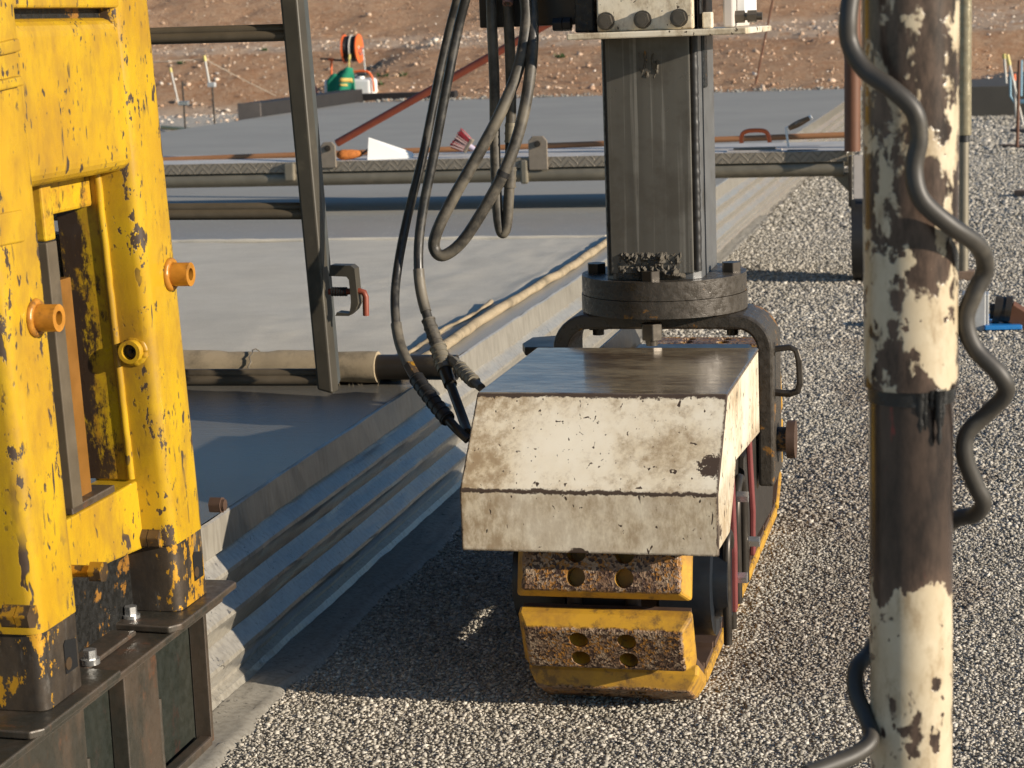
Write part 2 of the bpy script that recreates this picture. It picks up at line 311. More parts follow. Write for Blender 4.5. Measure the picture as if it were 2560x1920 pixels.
M = dict(
 yellow=yellow_mat(), ygrime_shade=yellow_dirty_shade(), cream=white_worn(), collarpaint=white_worn('cream_collar_paint', False), ctop=white_top(), pad=pad_mat(),
 rust=rust_steel(), mould=rust_steel('mould_steel', (.085, .064, .045), (.15, .07, .035), (.045, .042, .032), .45, .3),
 mouldgreen=rust_steel('mould_plate', (.03, .032, .024), (.06, .025, .018), (.022, .026, .02), .5, .3),
 sleeve=sleeve_mat(), pole=mottled_pole(), slab=concrete_top(), side=concrete_side(), grout=concrete_side('matte_grout', 0.), burlap=burlap(), roll=burlap_roll(), soil=soil(), ground=ground_mat(),
 grease=grease('greasy_casting', (.055, .046, .035), .34, 60, .15), dirt=grease('caked_dirt', (.085, .074, .056), .8, 120, 0), tar=grease('black_grease', (.013, .013, .012), .36, 80, 0),
 column=column_mat(), hose=hose_mat(), hoseblack=hose_black(), checker=checker(),
 cable=plain('dark_cable_rubber', (.045, .040, .032), .5, 0, .4, 30, .2, dirt=(.10, .088, .066)), void=plain('slot_shade_black', (.003, .003, .003), .95, 0, .1), black=plain('black_rubber', (.016, .015, .014), .5), darksteel=plain('dark_steel', (.05, .042, .033), .38, .5, .35, 20, .2, dirt=(.13, .105, .07)),
 rung=plain('brown_steel_rung', (.11, .088, .058), .5, .1, .4, 18, .2, dirt=(.04, .033, .025)), ladder=plain('dusty_black_steel', (.055, .048, .034), .5, .1, .35, 14, .2, dirt=(.105, .09, .06), dirt_amt=(.50, .66)),
 ladderside=plain('brushed_black_steel', (.07, .075, .072), .42, .2, .3, 25, .15),
 shoe=plain('rusty_shoe', (.085, .05, .032), .6, .2, .4, 25, .3), colside=plain('ground_steel', (.17, .172, .17), .38, .45, .25, 18, .15, dirt=(.08, .07, .05)),
 zinc=plain('zinc_bolt', (.55, .55, .53), .25, .8, .15), bolt=plain('oily_bolt', (.11, .095, .075), .35, .5, .3, 60, .2),
 goldbolt=plain('painted_rusty_bolt', (.10, .068, .04), .34, .4, .5, 40, .4, dirt=(.50, .26, .02), dirt_amt=(.54, .58)),
 boss=plain('orange_stained_boss', (.42, .18, .018), .34, .05, .5, 45, .5, dirt=(.10, .05, .018), dirt_amt=(.50, .66)), brownbar=plain('oily_brown_bar', (.22, .10, .02), .34, .1, .5, 14, .2, dirt=(.06, .03, .012)),
 redpipe=plain('rust_red_tube', (.20, .045, .02), .5, .1, .35, 14, .2, dirt=(.10, .05, .03)), brownpipe=plain('brown_pipe', (.36, .17, .07), .5, .1, .25, 8, .1),
 rustpost=plain('rust_brown_post', (.13, .055, .026), .6, .1, .3, 10, .15), deck=plain('dusty_deck', (.50, .48, .44), .7, 0, .25, 9, .2, dirt=(.30, .27, .23)),
 alu=plain('muddy_aluminium', (.21, .185, .135), .5, .35, .3, 12, .2, dirt=(.30, .26, .19)), lug=plain('dusty_lug', (.24, .20, .15), .6, .2, .3, 25, .2),
 white=plain('white_plastic', (.80, .80, .76), .4, 0, .05, 6, .05), whitedirty=plain('pale_painted_steel', (.52, .47, .42), .55, 0, .2, 10, .1, dirt=(.22, .17, .13)),
 orange=plain('orange_plastic', (.72, .14, .03), .42, 0, .12, 12, .05), orangefoam=plain('orange_foam_grip', (.52, .17, .03), .8, 0, .5, 60, .6, .006, dirt=(.10, .05, .02)),
 redbrush=plain('red_bristles', (.28, .018, .03), .6, 0, .4, 90, .3), palebristle=plain('cement_clogged_bristles', (.42, .30, .28), .8, 0, .3, 80, .3),
 mauve=plain('pale_mauve_plastic', (.48, .42, .52), .5, 0, .15), wood=plain('grey_wood', (.22, .15, .10), .8, 0, .3, 20, .3, dirt=(.12, .08, .05)),
 woodtip=plain('painted_handle', (.20, .12, .06), .6, 0, .4, 30, .2, dirt=(.5, .45, .38)), green=plain('green_cloth', (.012, .20, .11), .85, 0, .2, 20, .2), yband=plain('yellow_band', (.62, .42, .10), .7, 0, .1),
 bluesheet=plain('blue_plastic_sheet', (.03, .20, .52), .38, 0, .15, 10, .1), greybox=plain('grey_cast_box', (.50, .50, .48), .45, .2, .15, 40, .2), formblack=plain('dark_form', (.016, .014, .013), .7, 0, .4, 10, .2),
 formend=plain('weathered_form_end', (.13, .11, .095), .8, 0, .3, 14, .2), blue=plain('pale_blue_steel', (.16, .28, .36), .45, .2, .2), yrod=plain('yellow_cap', (.62, .52, .16), .5, 0, .15),
 rod=plain('pale_rod', (.52, .50, .44), .5, 0, .15), string=plain('string', (.42, .36, .28), .9), leaf=plain('weed_leaf', (.06, .11, .03), .7, 0, .3), pink=plain('pink_rag', (.62, .22, .17), .8), taped=plain('tape_wrapped_pole', (.30, .26, .17), .22, .35, .4, 26, .5, .006),
 yellowpipe=plain('yellow_duct', (.50, .40, .16), .5), oldslab=plain('shaded_old_concrete', (.06, .055, .045), .8, 0, .4, 3, .3), copper=plain('pink_copper_tube', (.35, .20, .16), .45, .2), redbar=plain('red_oxide_bar', (.20, .05, .045), .45, .1, .3, 20, .2, dirt=(.06, .045, .035)),
 glass=plain('clear_bottle', (.55, .55, .53), .15), drivepaint=plain('black_drive_paint', (.018, .022, .028), .32, .1, .3, 30, .2), sideplate=plain('flaked_black_plate', (.04, .034, .028), .42, .2, .3, 20, .3, dirt=(.50, .24, .015), dirt_amt=(.62, .64)),
)

# ---------------------------------------------------------------- mesh builder
class MB:
    def __init__(s): s.v = []; s.f = []; s.sm = []
    def add(s, vs, fs, smooth=False):
        k = len(s.v); s.v += [Vector(v) for v in vs]; s.f += [tuple(i+k for i in f) for f in fs]; s.sm += [smooth]*len(fs); return s
    def box(s, a, b):
        (x0, y0, z0), (x1, y1, z1) = a, b
        return s.add([(x0, y0, z0), (x1, y0, z0), (x1, y1, z0), (x0, y1, z0), (x0, y0, z1), (x1, y0, z1), (x1, y1, z1), (x0, y1, z1)],
            [(0, 3, 2, 1), (4, 5, 6, 7), (0, 1, 5, 4), (1, 2, 6, 5), (2, 3, 7, 6), (3, 0, 4, 7)])
    def prism(s, poly, d):                      # planar polygon (3-D points) pushed along vector d
        n = len(poly); d = Vector(d); p = [Vector(q) for q in poly]
        return s.add(p+[q+d for q in p], [tuple(range(n-1, -1, -1)), tuple(range(n, 2*n))]+[(i, (i+1) % n, (i+1) % n+n, i+n) for i in range(n)])
    def tube(s, path, r, n=12, cap=True, smooth=True, hollow=False):
        P = [Vector(p) for p in path]; R = r if isinstance(r, (list, tuple)) else [r]*len(P)
        t = (P[1]-P[0]).normalized(); u = t.orthogonal().normalized(); vs = []; fs = []
        for i, p in enumerate(P):
            t2 = ((P[min(i+1, len(P)-1)]-P[max(i-1, 0)])).normalized()
            u = (u-t2*u.dot(t2)).normalized(); w2 = t2.cross(u)
            vs += [p+(u*math.cos(2*math.pi*k/n)+w2*math.sin(2*math.pi*k/n))*R[i] for k in range(n)]
        for i in range(len(P)-1):
            for k in range(n): fs.append((i*n+k, i*n+(k+1) % n, (i+1)*n+(k+1) % n, (i+1)*n+k))
        s.add(vs, fs, smooth)
        if cap: s.add(vs[:n], [tuple(range(n-1, -1, -1))]); s.add(vs[-n:], [tuple(range(n))])
        return s
    def cyl(s, a, b, r, n=20, r2=None, smooth=True): return s.tube([a, b], [r, r if r2 is None else r2], n, True, smooth)
    def hexa(s, a, b, r): return s.tube([a, b], r, 6, True, False)
    def ring(s, c, axis, ro, ri, h, n=24):       # a short hollow boss
        axis = Vector(axis).normalized(); u = axis.orthogonal().normalized(); w2 = axis.cross(u); c = Vector(c); vs = []
        for (rr, hh) in ((ro, 0), (ro, h), (ri, h), (ri, h*.15)):
            vs += [c+axis*hh+(u*math.cos(2*math.pi*k/n)+w2*math.sin(2*math.pi*k/n))*rr for k in range(n)]
        for j in range(3): s.add(vs[j*n:(j+2)*n], [(k, (k+1) % n, n+(k+1) % n, n+k) for k in range(n)], True)
        return s.add(vs[3*n:], [tuple(range(n))])
    def sheet(s, path, wdir, th):                # folded plate: profile path widened along wdir, thickness th
        P = [Vector(p) for p in path]; wdir = Vector(wdir); ax = wdir.normalized(); off = []
        for i, p in enumerate(P):
            ds = []
            if i: ds.append((P[i]-P[i-1]).normalized())
            if i < len(P)-1: ds.append((P[i+1]-P[i]).normalized())
            ns = [ax.cross(d).normalized() for d in ds]; nn = sum(ns, Vector()).normalized(); off.append(p+nn*th/max(.4, nn.dot(ns[0])))
        n = len(P); poly = P+off[::-1]; k = len(poly)
        vs = poly+[q+wdir for q in poly]; fs = []
        for i in range(n-1):
            fs += [(i, i+1, k-2-i, k-1-i), (k+k-1-i, k+k-2-i, k+i+1, k+i)]
        fs += [(i, k+i, k+(i+1) % k, (i+1) % k) for i in range(k)]
        return s.add(vs, fs)
    def shear(s, fn): s.v = [Vector(fn(v)) for v in s.v]; return s
ORG = {}
def link(o, parent, cat=None, label=None, group=None, kind=None):
    C.objects.link(o)
    if parent: o.parent = parent
    if label: o['label'] = label
    if cat: o['category'] = cat
    if group: o['group'] = group
    if kind: o['kind'] = kind
    return o
def thing(name, label, cat, loc, group=None):
    o = bpy.data.objects.new(name, None); o.empty_display_size = .1; o.location = loc; ORG[o] = Vector(loc)
    return link(o, None, cat, label, group)
def make(name, mb, mat, parent=None, bevel=0, seg=2, label=None, cat=None, group=None, kind=None, smooth_all=False, loc=None):
    """one mesh object; vertices are given in world space and stored relative to the thing's base"""
    org = ORG[parent] if parent else Vector(loc if loc is not None else (0, 0, 0))
    me = bpy.data.meshes.new(name); me.from_pydata([tuple(v-org) for v in mb.v], [], mb.f); me.validate()
    bm = bmesh.new(); bm.from_mesh(me); bmesh.ops.recalc_face_normals(bm, faces=bm.faces); bm.to_mesh(me); bm.free()
    if len(me.polygons) == len(mb.sm): me.polygons.foreach_set('use_smooth', [True]*len(mb.sm) if smooth_all else mb.sm)
    if hasattr(mb, 'wear') and len(mb.wear) == len(me.vertices): me.attributes.new('wear', 'FLOAT', 'POINT').data.foreach_set('value', [float(q) for q in mb.wear])
    me.materials.append(M[mat] if isinstance(mat, str) else mat)
    o = bpy.data.objects.new(name, me); ORG[o] = org
    if not parent: o.location = org
    if bevel:
        b = o.modifiers.new('bevel', 'BEVEL'); b.width = bevel; b.segments = seg; b.limit_method = 'ANGLE'; b.angle_limit = math.radians(35); b.harden_normals = False
    return link(o, parent, cat, label, group, kind)
def spline(pts, n=8):
    P = [Vector(p) for p in pts]; P = [P[0]*2-P[1]]+P+[P[-1]*2-P[-2]]; out = []
    for i in range(1, len(P)-2):
        a, b, c, d = P[i-1:i+3]
        for k in range(n):
            t = k/n; out.append(.5*((2*b)+(c-a)*t+(2*a-5*b+4*c-d)*t*t+(3*b-a-3*c+d)*t**3))
    return out+[P[-2]]
def grid_mesh(name, xs, ys, hfun, mat, kind=None, parent=None, label=None, smooth=True):
    nx, ny = len(xs), len(ys); v = [(x, y, hfun(x, y)) for y in ys for x in xs]
    f = [(j*nx+i, j*nx+i+1, (j+1)*nx+i+1, (j+1)*nx+i) for j in range(ny-1) for i in range(nx-1)]
    mb = MB(); mb.add(v, f, smooth); return make(name, mb, mat, parent, kind=kind, label=label)
def nz(x, y, z=0., oct=4, s=1.): return mnoise.fractal(Vector((x*s, y*s, z)), .9, 2.1, oct)

def stones(name, pts, size, mat, tone, stain=None, flat=.75, label=None):
    """one joined mesh of small angular stones (deformed octahedra)"""
    n = len(pts); base = np.array([(1, 0, 0), (0, 1, 0), (-1, 0, 0), (0, -1, 0), (0, 0, 1), (0, 0, -1)], float)
    fc = np.array([(0, 1, 4), (1, 2, 4), (2, 3, 4), (3, 0, 4), (1, 0, 5), (2, 1, 5), (3, 2, 5), (0, 3, 5)])
    q = rng.normal(size=(n, 4)); q /= np.linalg.norm(q, axis=1)[:, None]; a, b, c, d = q.T
    R = np.stack([1-2*(c*c+d*d), 2*(b*c-d*a), 2*(b*d+c*a), 2*(b*c+d*a), 1-2*(b*b+d*d), 2*(c*d-b*a), 2*(b*d-c*a), 2*(c*d+b*a), 1-2*(b*b+c*c)], 1).reshape(n, 3, 3)
    V = base[None]*(1+rng.uniform(-.38, .38, (n, 6, 1)))*rng.uniform(.65, 1.25, (n, 1, 3))+rng.uniform(-.18, .18, (n, 6, 3))
    V = np.einsum('nij,nkj->nki', R, V)*np.asarray(size).reshape(-1, 1, 1); V[:, :, 2] *= flat; V += pts[:, None, :]
    F = (fc[None]+(np.arange(n)*6)[:, None, None]).reshape(-1, 3)
    me = bpy.data.meshes.new(name); me.vertices.add(n*6); me.vertices.foreach_set('co', V.reshape(-1))
    me.loops.add(F.size); me.loops.foreach_set('vertex_index', F.reshape(-1).astype(np.int32))
    me.polygons.add(len(F)); me.polygons.foreach_set('loop_start', np.arange(0, F.size, 3, dtype=np.int32))
    me.update(calc_edges=True)
    at = me.attributes.new('tone', 'FLOAT', 'FACE'); at.data.foreach_set('value', np.repeat(tone, 8).astype(np.float32))
    at = me.attributes.new('stain', 'FLOAT', 'FACE'); at.data.foreach_set('value', np.repeat(stain if stain is not None else np.zeros(n), 8).astype(np.float32))
    me.materials.append(mat); o = bpy.data.objects.new(name, me)
    return link(o, None, 'gravel' if 'gravel' in name else 'stones', label, None, 'stuff')

# ================================================================ THE SETTING
SX, SZ = -1.58, .40                     # slab: right edge, thickness
m = MB(); m.add([(-300, -100, 0), (300, -100, 0), (300, 500, 0), (-300, 500, 0)], [(0, 1, 2, 3)])
make('ground', m, 'ground', kind='structure', label='exposed grey gravel base beside the slab')

# slab: keyed right side, swept along Y
prof = [(SX-.005, SZ), (SX, SZ-.004), (SX+.006, .327), (SX-.004, .321), (SX-.010, .317)]
zt0 = .314
for k in range(3):
    for j_ in range(12):                # ledge facing up, then a longer face leaning back in
        t = j_/12; d_ = .032
        x_ = d_*(t/.38) if t < .38 else d_*(1-(t-.38)/.62)
        x_ = x_*.8+.2*d_*(.5-.5*math.cos(2*math.pi*(t*1.2 if t < .38 else .456+(t-.38)*.877)))
        prof.append((SX-.012+x_, zt0-.093*(k+t)))
prof += [(SX-.010, .034), (SX+.006, .026), (SX+.016, .010), (SX+.024, -.02)]
ys = list(np.arange(3.5, 12, .05))+list(np.arange(12, 26.6, .2))+[26.6]
m = MB(); n = len(prof); vs = []
for y in ys:
    for (x, zz) in prof: vs.append((x+.0035*nz(y*2.2, zz*9, 1)+.0015*nz(y*9, zz*30, 5), y, zz+(.0022*nz(y*3, 0, 9) if zz > .3 else 0)))
m.add(vs, [(j*n+i, j*n+i+1, (j+1)*n+i+1, (j+1)*n+i) for j in range(len(ys)-1) for i in range(n-1)], False)
slab_top = grid_mesh('pavement', [-8.5, -6.5, -4.5, -3, -2.3, -1.9, -1.7, SX-.005], [3.5, 4, 5, 6, 7, 8, 9, 10, 12, 15, 20, 26.6], lambda x, y: SZ, 'slab', 'structure', label='fresh grey concrete slab surface behind the paver')
make('keyed_side', m, 'side', slab_top, label='corrugated keyed side face of the slab')
m = MB(); m.box((-8.51, 3.4, -.05), (-8.5, 26.6, SZ-.002)); m.box((-8.5, 26.6, -.05), (SX, 26.62, SZ-.002)); make('form_face', m, 'side', slab_top)
# ragged grout strip squeezed out at the foot of the slab
xs_ = []; m = MB(); vs = []; yy = np.arange(2.9, 14, .02); kk = 8
for y in yy:
    wd = .115+.03*nz(y*1.7, 0, 2)+.014*nz(y*9, 0, 4); wd = max(.05, wd*(1 if y < 6 else max(.75, 1-(y-6)*.05)))
    for i in range(kk):
        t = i/(kk-1); vs.append((SX+.015+wd*t, y, .014+.004*nz(y*7, t*4, 3)-.012*t**3+(.006 if .75 < t < .95 else 0)*(1+nz(y*12, 1))))
m.add(vs, [(j*kk+i, j*kk+i+1, (j+1)*kk+i+1, (j+1)*kk+i) for j in range(len(yy)-1) for i in range(kk-1)], True)
make('grout_strip', m, 'grout', kind='structure', label='ragged strip of grey grout along the foot of the slab')
# crumbs of concrete along the far end of the slab
pts = np.stack([rng.uniform(-8.4, -1.6, 420), rng.normal(26.55, .09, 420), SZ+rng.uniform(-.01, .03, 420)], 1)
stones('concrete_crumbs', pts, rng.uniform(.010, .030, 420), M['slab'], np.full(420, .5), label='row of grey concrete crumbs along the far end of the slab')
# neighbouring older slab, end face towards us; its shade is put into a dark colour
m = MB(); m.box((-1.50, 26.3, -.05), (12, 32, .39)); make('old_pavement', m, 'oldslab', kind='structure', bevel=.01, label='end face of an older slab, coloured dark for shade, across the far ground')

def bank_h(x, y):
    left = 1/(1+math.exp(-(-10.3-x)*3.))                   # 1 on the low ground at the far left
    def pw(y, tab):
        for (a, za), (b, zb) in zip(tab, tab[1:]):
            if y <= b: return za+(zb-za)*max(0, (y-a))/(b-a)
        return tab[-1][1]
    hc = pw(y, [(26.6, .36), (28.2, .50), (32.5, 1.02), (33.5, 1.10), (38, 1.24), (39.5, 1.55), (44, 2.6), (60, 5), (90, 9)])
    hl = pw(y, [(26.6, -.03), (33.5, .0), (35.2, .62), (36.4, 1.0), (39, 1.24), (40.5, 1.6), (44, 2.6), (60, 5), (90, 9)])
    hr = pw(y, [(26.6, .30), (32, .36), (33.5, 1.0), (38, 1.25), (40, 1.7), (44, 2.6), (60, 5), (90, 9)])
    r = 1/(1+math.exp(-(x+.8)*3.)); h = hc*(1-left)*(1-r)+hl*left+hr*r
    rough = .05 if h > .05 else .012
    return h+rough*(1.1*nz(x*.8, y*.8, 3)+.9*nz(x*2.6, y*2.6, 1))+(.03*nz(x*6, y*6, 7, 2) if h > .05 else 0)
grid_mesh('earth_bank', np.arange(-30, 14, .2), list(np.arange(26.62, 44, .18))+[45, 47, 50, 55, 60, 75, 90], bank_h, 'soil', 'structure', label='red brown earth bank strewn with stones behind the slab')
n = 12000; X = rng.uniform(-19, 5, n); Y = 26.8+rng.power(.8, n)*16
pts = np.array([(x, y, bank_h(x, y)+.005) for x, y in zip(X, Y)])
size = rng.gamma(1.3, .009, n)+.008; road = ((Y > 33.3) & (Y < 38.2)); size = np.where(road, size*1.2, size)
tone = np.clip(rng.normal(.45, .22, n)+np.where(road, .25, 0)+np.where(pts[:, 2] < .12, .3, 0), 0, 1)
bank_stone = stone_mat('bank_stone', [(.24, .13, .07), (.44, .28, .17), (.58, .43, .30), (.75, .67, .55)])
stones('bank_stones', pts, size, bank_stone, tone, label='loose pale and brown stones scattered over the earth bank')
# gravel: real stones as far as they can be told apart
gravel_stone = stone_mat('gravel_stone', [(.12, .11, .092), (.24, .22, .18), (.36, .33, .27), (.47, .43, .36), (.66, .62, .53)])
def gravel(x0, x1, y0, y1, pitch):
    gx, gy = np.meshgrid(np.arange(x0, x1, pitch), np.arange(y0, y1, pitch)); k = gx.size
    gx = gx.ravel()+rng.uniform(-.55, .55, k)*pitch; gy = gy.ravel()+rng.uniform(-.55, .55, k)*pitch
    c_, s_ = .972, .229; vx = gx*c_+gy*s_; vy = -gx*s_+gy*c_             # keep what the view (and a step aside) takes in
    keep = (gx > SX+.085+rng.uniform(-.015, .02, k)) & (np.abs(vx) < vy*.30+.25); gx, gy = gx[keep], gy[keep]
    return np.stack([gx, gy, rng.uniform(-.001, .005, gx.size)*(pitch/.009)], 1), np.clip(rng.gamma(9, .074, gx.size), .35, 1.3)*pitch
A = [gravel(-1.5, 1.0, 3.2, 5.4, .0070), gravel(-1.5, 1.6, 5.4, 8.6, .0094), gravel(-1.5, 2.4, 8.6, 13, .0140), gravel(-1.5, 2.4, 13, 19.5, .0215), gravel(-1.5, 2.6, 19.5, 26.3, .031)]
pts = np.concatenate([a[0] for a in A]); size = np.concatenate([a[1] for a in A])
st = np.array([mnoise.fractal(Vector((x*1.1, y*1.6, 2)), .9, 2, 3) for x, y, _ in pts[::1]])
near_track = np.exp(-((pts[:, 0]+.30)/.28)**2)*np.clip((pts[:, 1]-3.4)/1.2, 0, 1)*np.clip((9.5-pts[:, 1])/2, 0, 1)
stain = np.clip((st*.8+near_track*1.15-.48)*2.0, 0, .62)*rng.uniform(.2, 1, len(pts))
stones('gravel', pts, size, gravel_stone, np.clip(rng.beta(2.2, 1.9, len(pts))+.08*st, 0, 1), stain, .58, label='tightly packed cream and grey gravel covering the base')

# ================================================================ CRAWLER TRACK UNIT
TX, TY = -.752, 4.72
cu = thing('crawler_track', 'crawler track with yellow pads under a scuffed cream hood and steel leg', 'crawler', (TX, TY, 0))
# pads: one shared mesh, four through holes
def pad_mesh():
    bw, bl, tw, tl, h = .175, .064, .157, .050, .056
    bm = bmesh.new(); vv = []
    for (a, b, zz) in ((bw, bl, 0), (bw, bl, .022), (tw, tl, h)):
        vv.append([bm.verts.new((sx*a, sy*b, zz)) for sx, sy in ((-1, -1), (1, -1), (1, 1), (-1, 1))])
    bm.faces.new(vv[0][::-1]); bm.faces.new(vv[2])
    for j in (0, 1):
        for i in range(4): bm.faces.new((vv[j][i], vv[j][(i+1) % 4], vv[j+1][(i+1) % 4], vv[j+1][i]))
    me = bpy.data.meshes.new('pad_tmp'); bm.to_mesh(me); bm.free(); o = bpy.data.objects.new('pad_tmp', me); C.objects.link(o)
    bv = o.modifiers.new('b', 'BEVEL'); bv.width = .006; bv.segments = 2
    cuts = []
    for hx in (-.05, .047):
        for hy in (-.024, .024):
            mb = MB(); mb.cyl((hx, hy, .012), (hx, hy, .2), .0195, 18); cme = bpy.data.meshes.new('cut'); cme.from_pydata([tuple(v) for v in mb.v], [], mb.f)
            b2 = bmesh.new(); b2.from_mesh(cme); bmesh.ops.remove_doubles(b2, verts=b2.verts, dist=1e-5); bmesh.ops.recalc_face_normals(b2, faces=b2.faces); b2.to_mesh(cme); b2.free()
            co = bpy.data.objects.new('cut', cme); C.objects.link(co); cuts.append(co)
            bo = o.modifiers.new('c', 'BOOLEAN'); bo.object = co; bo.operation = 'DIFFERENCE'; bo.solver = 'EXACT'
    dg = bpy.context.evaluated_depsgraph_get(); r = bpy.data.meshes.new_from_object(o.evaluated_get(dg)); r.name = 'track_pad'
    for x in cuts+[o]: bpy.data.objects.remove(x)
    r.materials.clear(); r.materials.append(M['pad']); return r
PM = pad_mesh()
mb = MB(); mb.box((-.170, -.058, -.014), (.170, .058, -.001)); mb.box((-.170, -.062, -.024), (.170, -.045, -.013))
SM = bpy.data.meshes.new('track_shoe'); SM.from_pydata([tuple(v) for v in mb.v], [], mb.f); SM.materials.append(M['shoe'])
RB, RO, ZC_, YA, YB = .212, .268, .270, 4.00, 5.34
per = 2*(YB-YA)+2*math.pi*RB; NP = 28; ph = RB*math.radians(-23)
for i in range(NP):
    s = (ph+i*per/NP) % per            # 0 = front mid-height, going up, back along the top, round and forward on the ground
    q = math.pi*RB/2
    if s < q: a = s/RB; cy, cz, ang = YA, ZC_, a; pos = (YA-RB*math.cos(a), ZC_+RB*math.sin(a)); nrm = (-math.cos(a), math.sin(a))
    elif s < q+YB-YA: pos = (YA+s-q, ZC_+RB); nrm = (0, 1)
    elif s < 3*q+YB-YA: a = (s-q-YB+YA)/RB; pos = (YB+RB*math.sin(a), ZC_+RB*math.cos(a)); nrm = (math.sin(a), math.cos(a))
    elif s < 3*q+2*(YB-YA): pos = (YB-(s-3*q-YB+YA), ZC_-RB); nrm = (0, -1)
    else: a = (s-3*q-2*(YB-YA))/RB; pos = (YA-RB*math.sin(a), ZC_-RB*math.cos(a)); nrm = (-math.sin(a), -math.cos(a))
    p = bpy.data.objects.new('track_pad', PM); zl = Vector((0, nrm[0], nrm[1])); xl = Vector((1, 0, 0)); yl = zl.cross(xl)
    mt = Matrix((xl, yl, zl)).transposed().to_4x4(); mt.translation = Vector((.012, pos[0]-TY, pos[1])); p.matrix_local = mt; link(p, cu)
    sh = bpy.data.objects.new('shoe', SM); link(sh, p)
# chain links and inner frame
for sx in (-.06, .06):
    m = MB(); n = 40; P = []
    for k in range(n):
        a = 2*math.pi*k/n; P.append((TX+sx, (YA if math.cos(a) < 0 else YB)+.178*math.cos(a), ZC_+.178*math.sin(a)))
    P.sort(key=lambda q: 0); m.tube(P+[P[0]], .016, 8, False); make('chain', m, 'shoe', cu)
m = MB(); m.box((TX-.10, YA-.06, .16), (TX+.10, YB+.06, .40)); make('track_frame', m, 'darksteel', cu, .012)
for yy_ in (YA, YB):
    m = MB(); m.cyl((TX-.045, yy_, ZC_), (TX+.045, yy_, ZC_), .165, 28); make('idler_wheel', m, 'shoe', cu, .006)
m = MB(); m.cyl((TX+.10, YA+.02, .25), (TX+.205, YA+.02, .25), .125, 24); m.cyl((TX+.205, YA+.02, .25), (TX+.235, YA+.02, .25), .085, 24)
make('drive_motor', m, 'drivepaint', cu, .008)
m = MB(); m.cyl((TX-.10, YA+.02, .25), (TX-.21, YA+.02, .25), .11, 24); make('drive_motor', m, 'drivepaint', cu, .008)
m = MB(); m.prism([(TX-.192, 4.83, .30), (TX-.192, 4.83, .592), (TX-.192, 5.30, .592), (TX-.192, 5.44, .52), (TX-.192, 5.50, .30)], (-.006, 0, 0)); make('added_shadow_plate', m, 'drivepaint', cu, .002)  # added plate; closes the gaps in the track's shadow on the slab side
m = MB(); m.box((TX-.150, 5.06, .530), (TX+.155, 5.15, .556)); make('rear_cover', m, 'drivepaint', cu, .018, 4)
# side plate with flaked yellow paint, behind the yoke foot
m = MB(); m.prism([(TX+.205, 4.40, .19), (TX+.205, 4.34, .25), (TX+.205, 4.40, .42), (TX+.205, 4.95, .42), (TX+.205, 5.02, .25), (TX+.205, 4.95, .16)], (.015, 0, 0))
make('side_plate', m, 'sideplate', cu, .003)
for (y0, zt, zb, lean) in ((4.02, .56, .17, .02), (4.36, .56, .20, -.01)):
    m = MB(); m.sheet([(TX+.236, y0+lean, zt), (TX+.240, y0+lean*.6, .42), (TX+.244, y0, .30), (TX+.243, y0, zb)], (0, .03, 0), .011); make('guard_bar', m, 'redbar', cu, .003)
m = MB(); m.tube(spline([(TX+.232, 3.96, .12), (TX+.232, 3.96, .30), (TX+.232, 3.99, .35), (TX+.232, 4.03, .30), (TX+.232, 4.04, .13)], 6), .009, 8); make('hose_loop_bar', m, 'darksteel', cu)
m = MB(); m.tube(spline([(TX+.228, 4.16, .15), (TX+.228, 4.16, .36), (TX+.228, 4.22, .41), (TX+.228, 4.28, .36), (TX+.228, 4.29, .16)], 6), .011, 8); make('hose_loop_bar', m, 'darksteel', cu)
for (yy_, zz) in ((4.06, .235), (4.30, .25), (4.10, .40)):
    m = MB(); m.hexa((TX+.238, yy_, zz), (TX+.262, yy_, zz), .013); make('bolt', m, 'zinc', cu)
# hood
HX0, HX1 = -1.010, -.500
fr = [Vector((HX0, 3.70, .378)), Vector((HX0, 3.70, .501)), Vector((HX0, 3.868, .664))]
m = MB(); m.sheet([(HX0, p.y, p.z) for p in fr], (HX1-HX0, 0, 0), -.008)
hood = make('hood', m, 'cream', cu, .003, label='scuffed cream sheet steel hood front')
m = MB(); m.box((HX0, 3.866, .656), (HX1, 4.425, .6645)); make('top_plate', m, 'ctop', hood, .004, label='cream top plate of the hood with shade painted dark')
m = MB(); m.prism([(HX0+.004, 4.427, .40), (HX0+.004, 4.427, .648), (HX0+.004, 4.60, .618), (HX0+.004, 4.60, .40)], (.17, 0, 0)); make('added_shadow_apron', m, 'cream', hood, .003)  # hidden behind the hood; added to block sun between hood and yoke
sidep = [onX(x, y, HX1) for x, y in ((1901, 1080), (1842, 1150), (1837, 1223), (1827, 1330), (1798, 1378))]
poly = [(4.425, .655)]+[(p.y, p.z) for p in sidep]+[(3.702, .384), (3.704, .499), (3.872, .655)]
for xa in (HX0+.002, HX1-.010):
    m = MB(); m.prism([(xa, a, b) for a, b in poly], (.008, 0, 0)); make('side_panel', m, 'collarpaint', hood, .002)
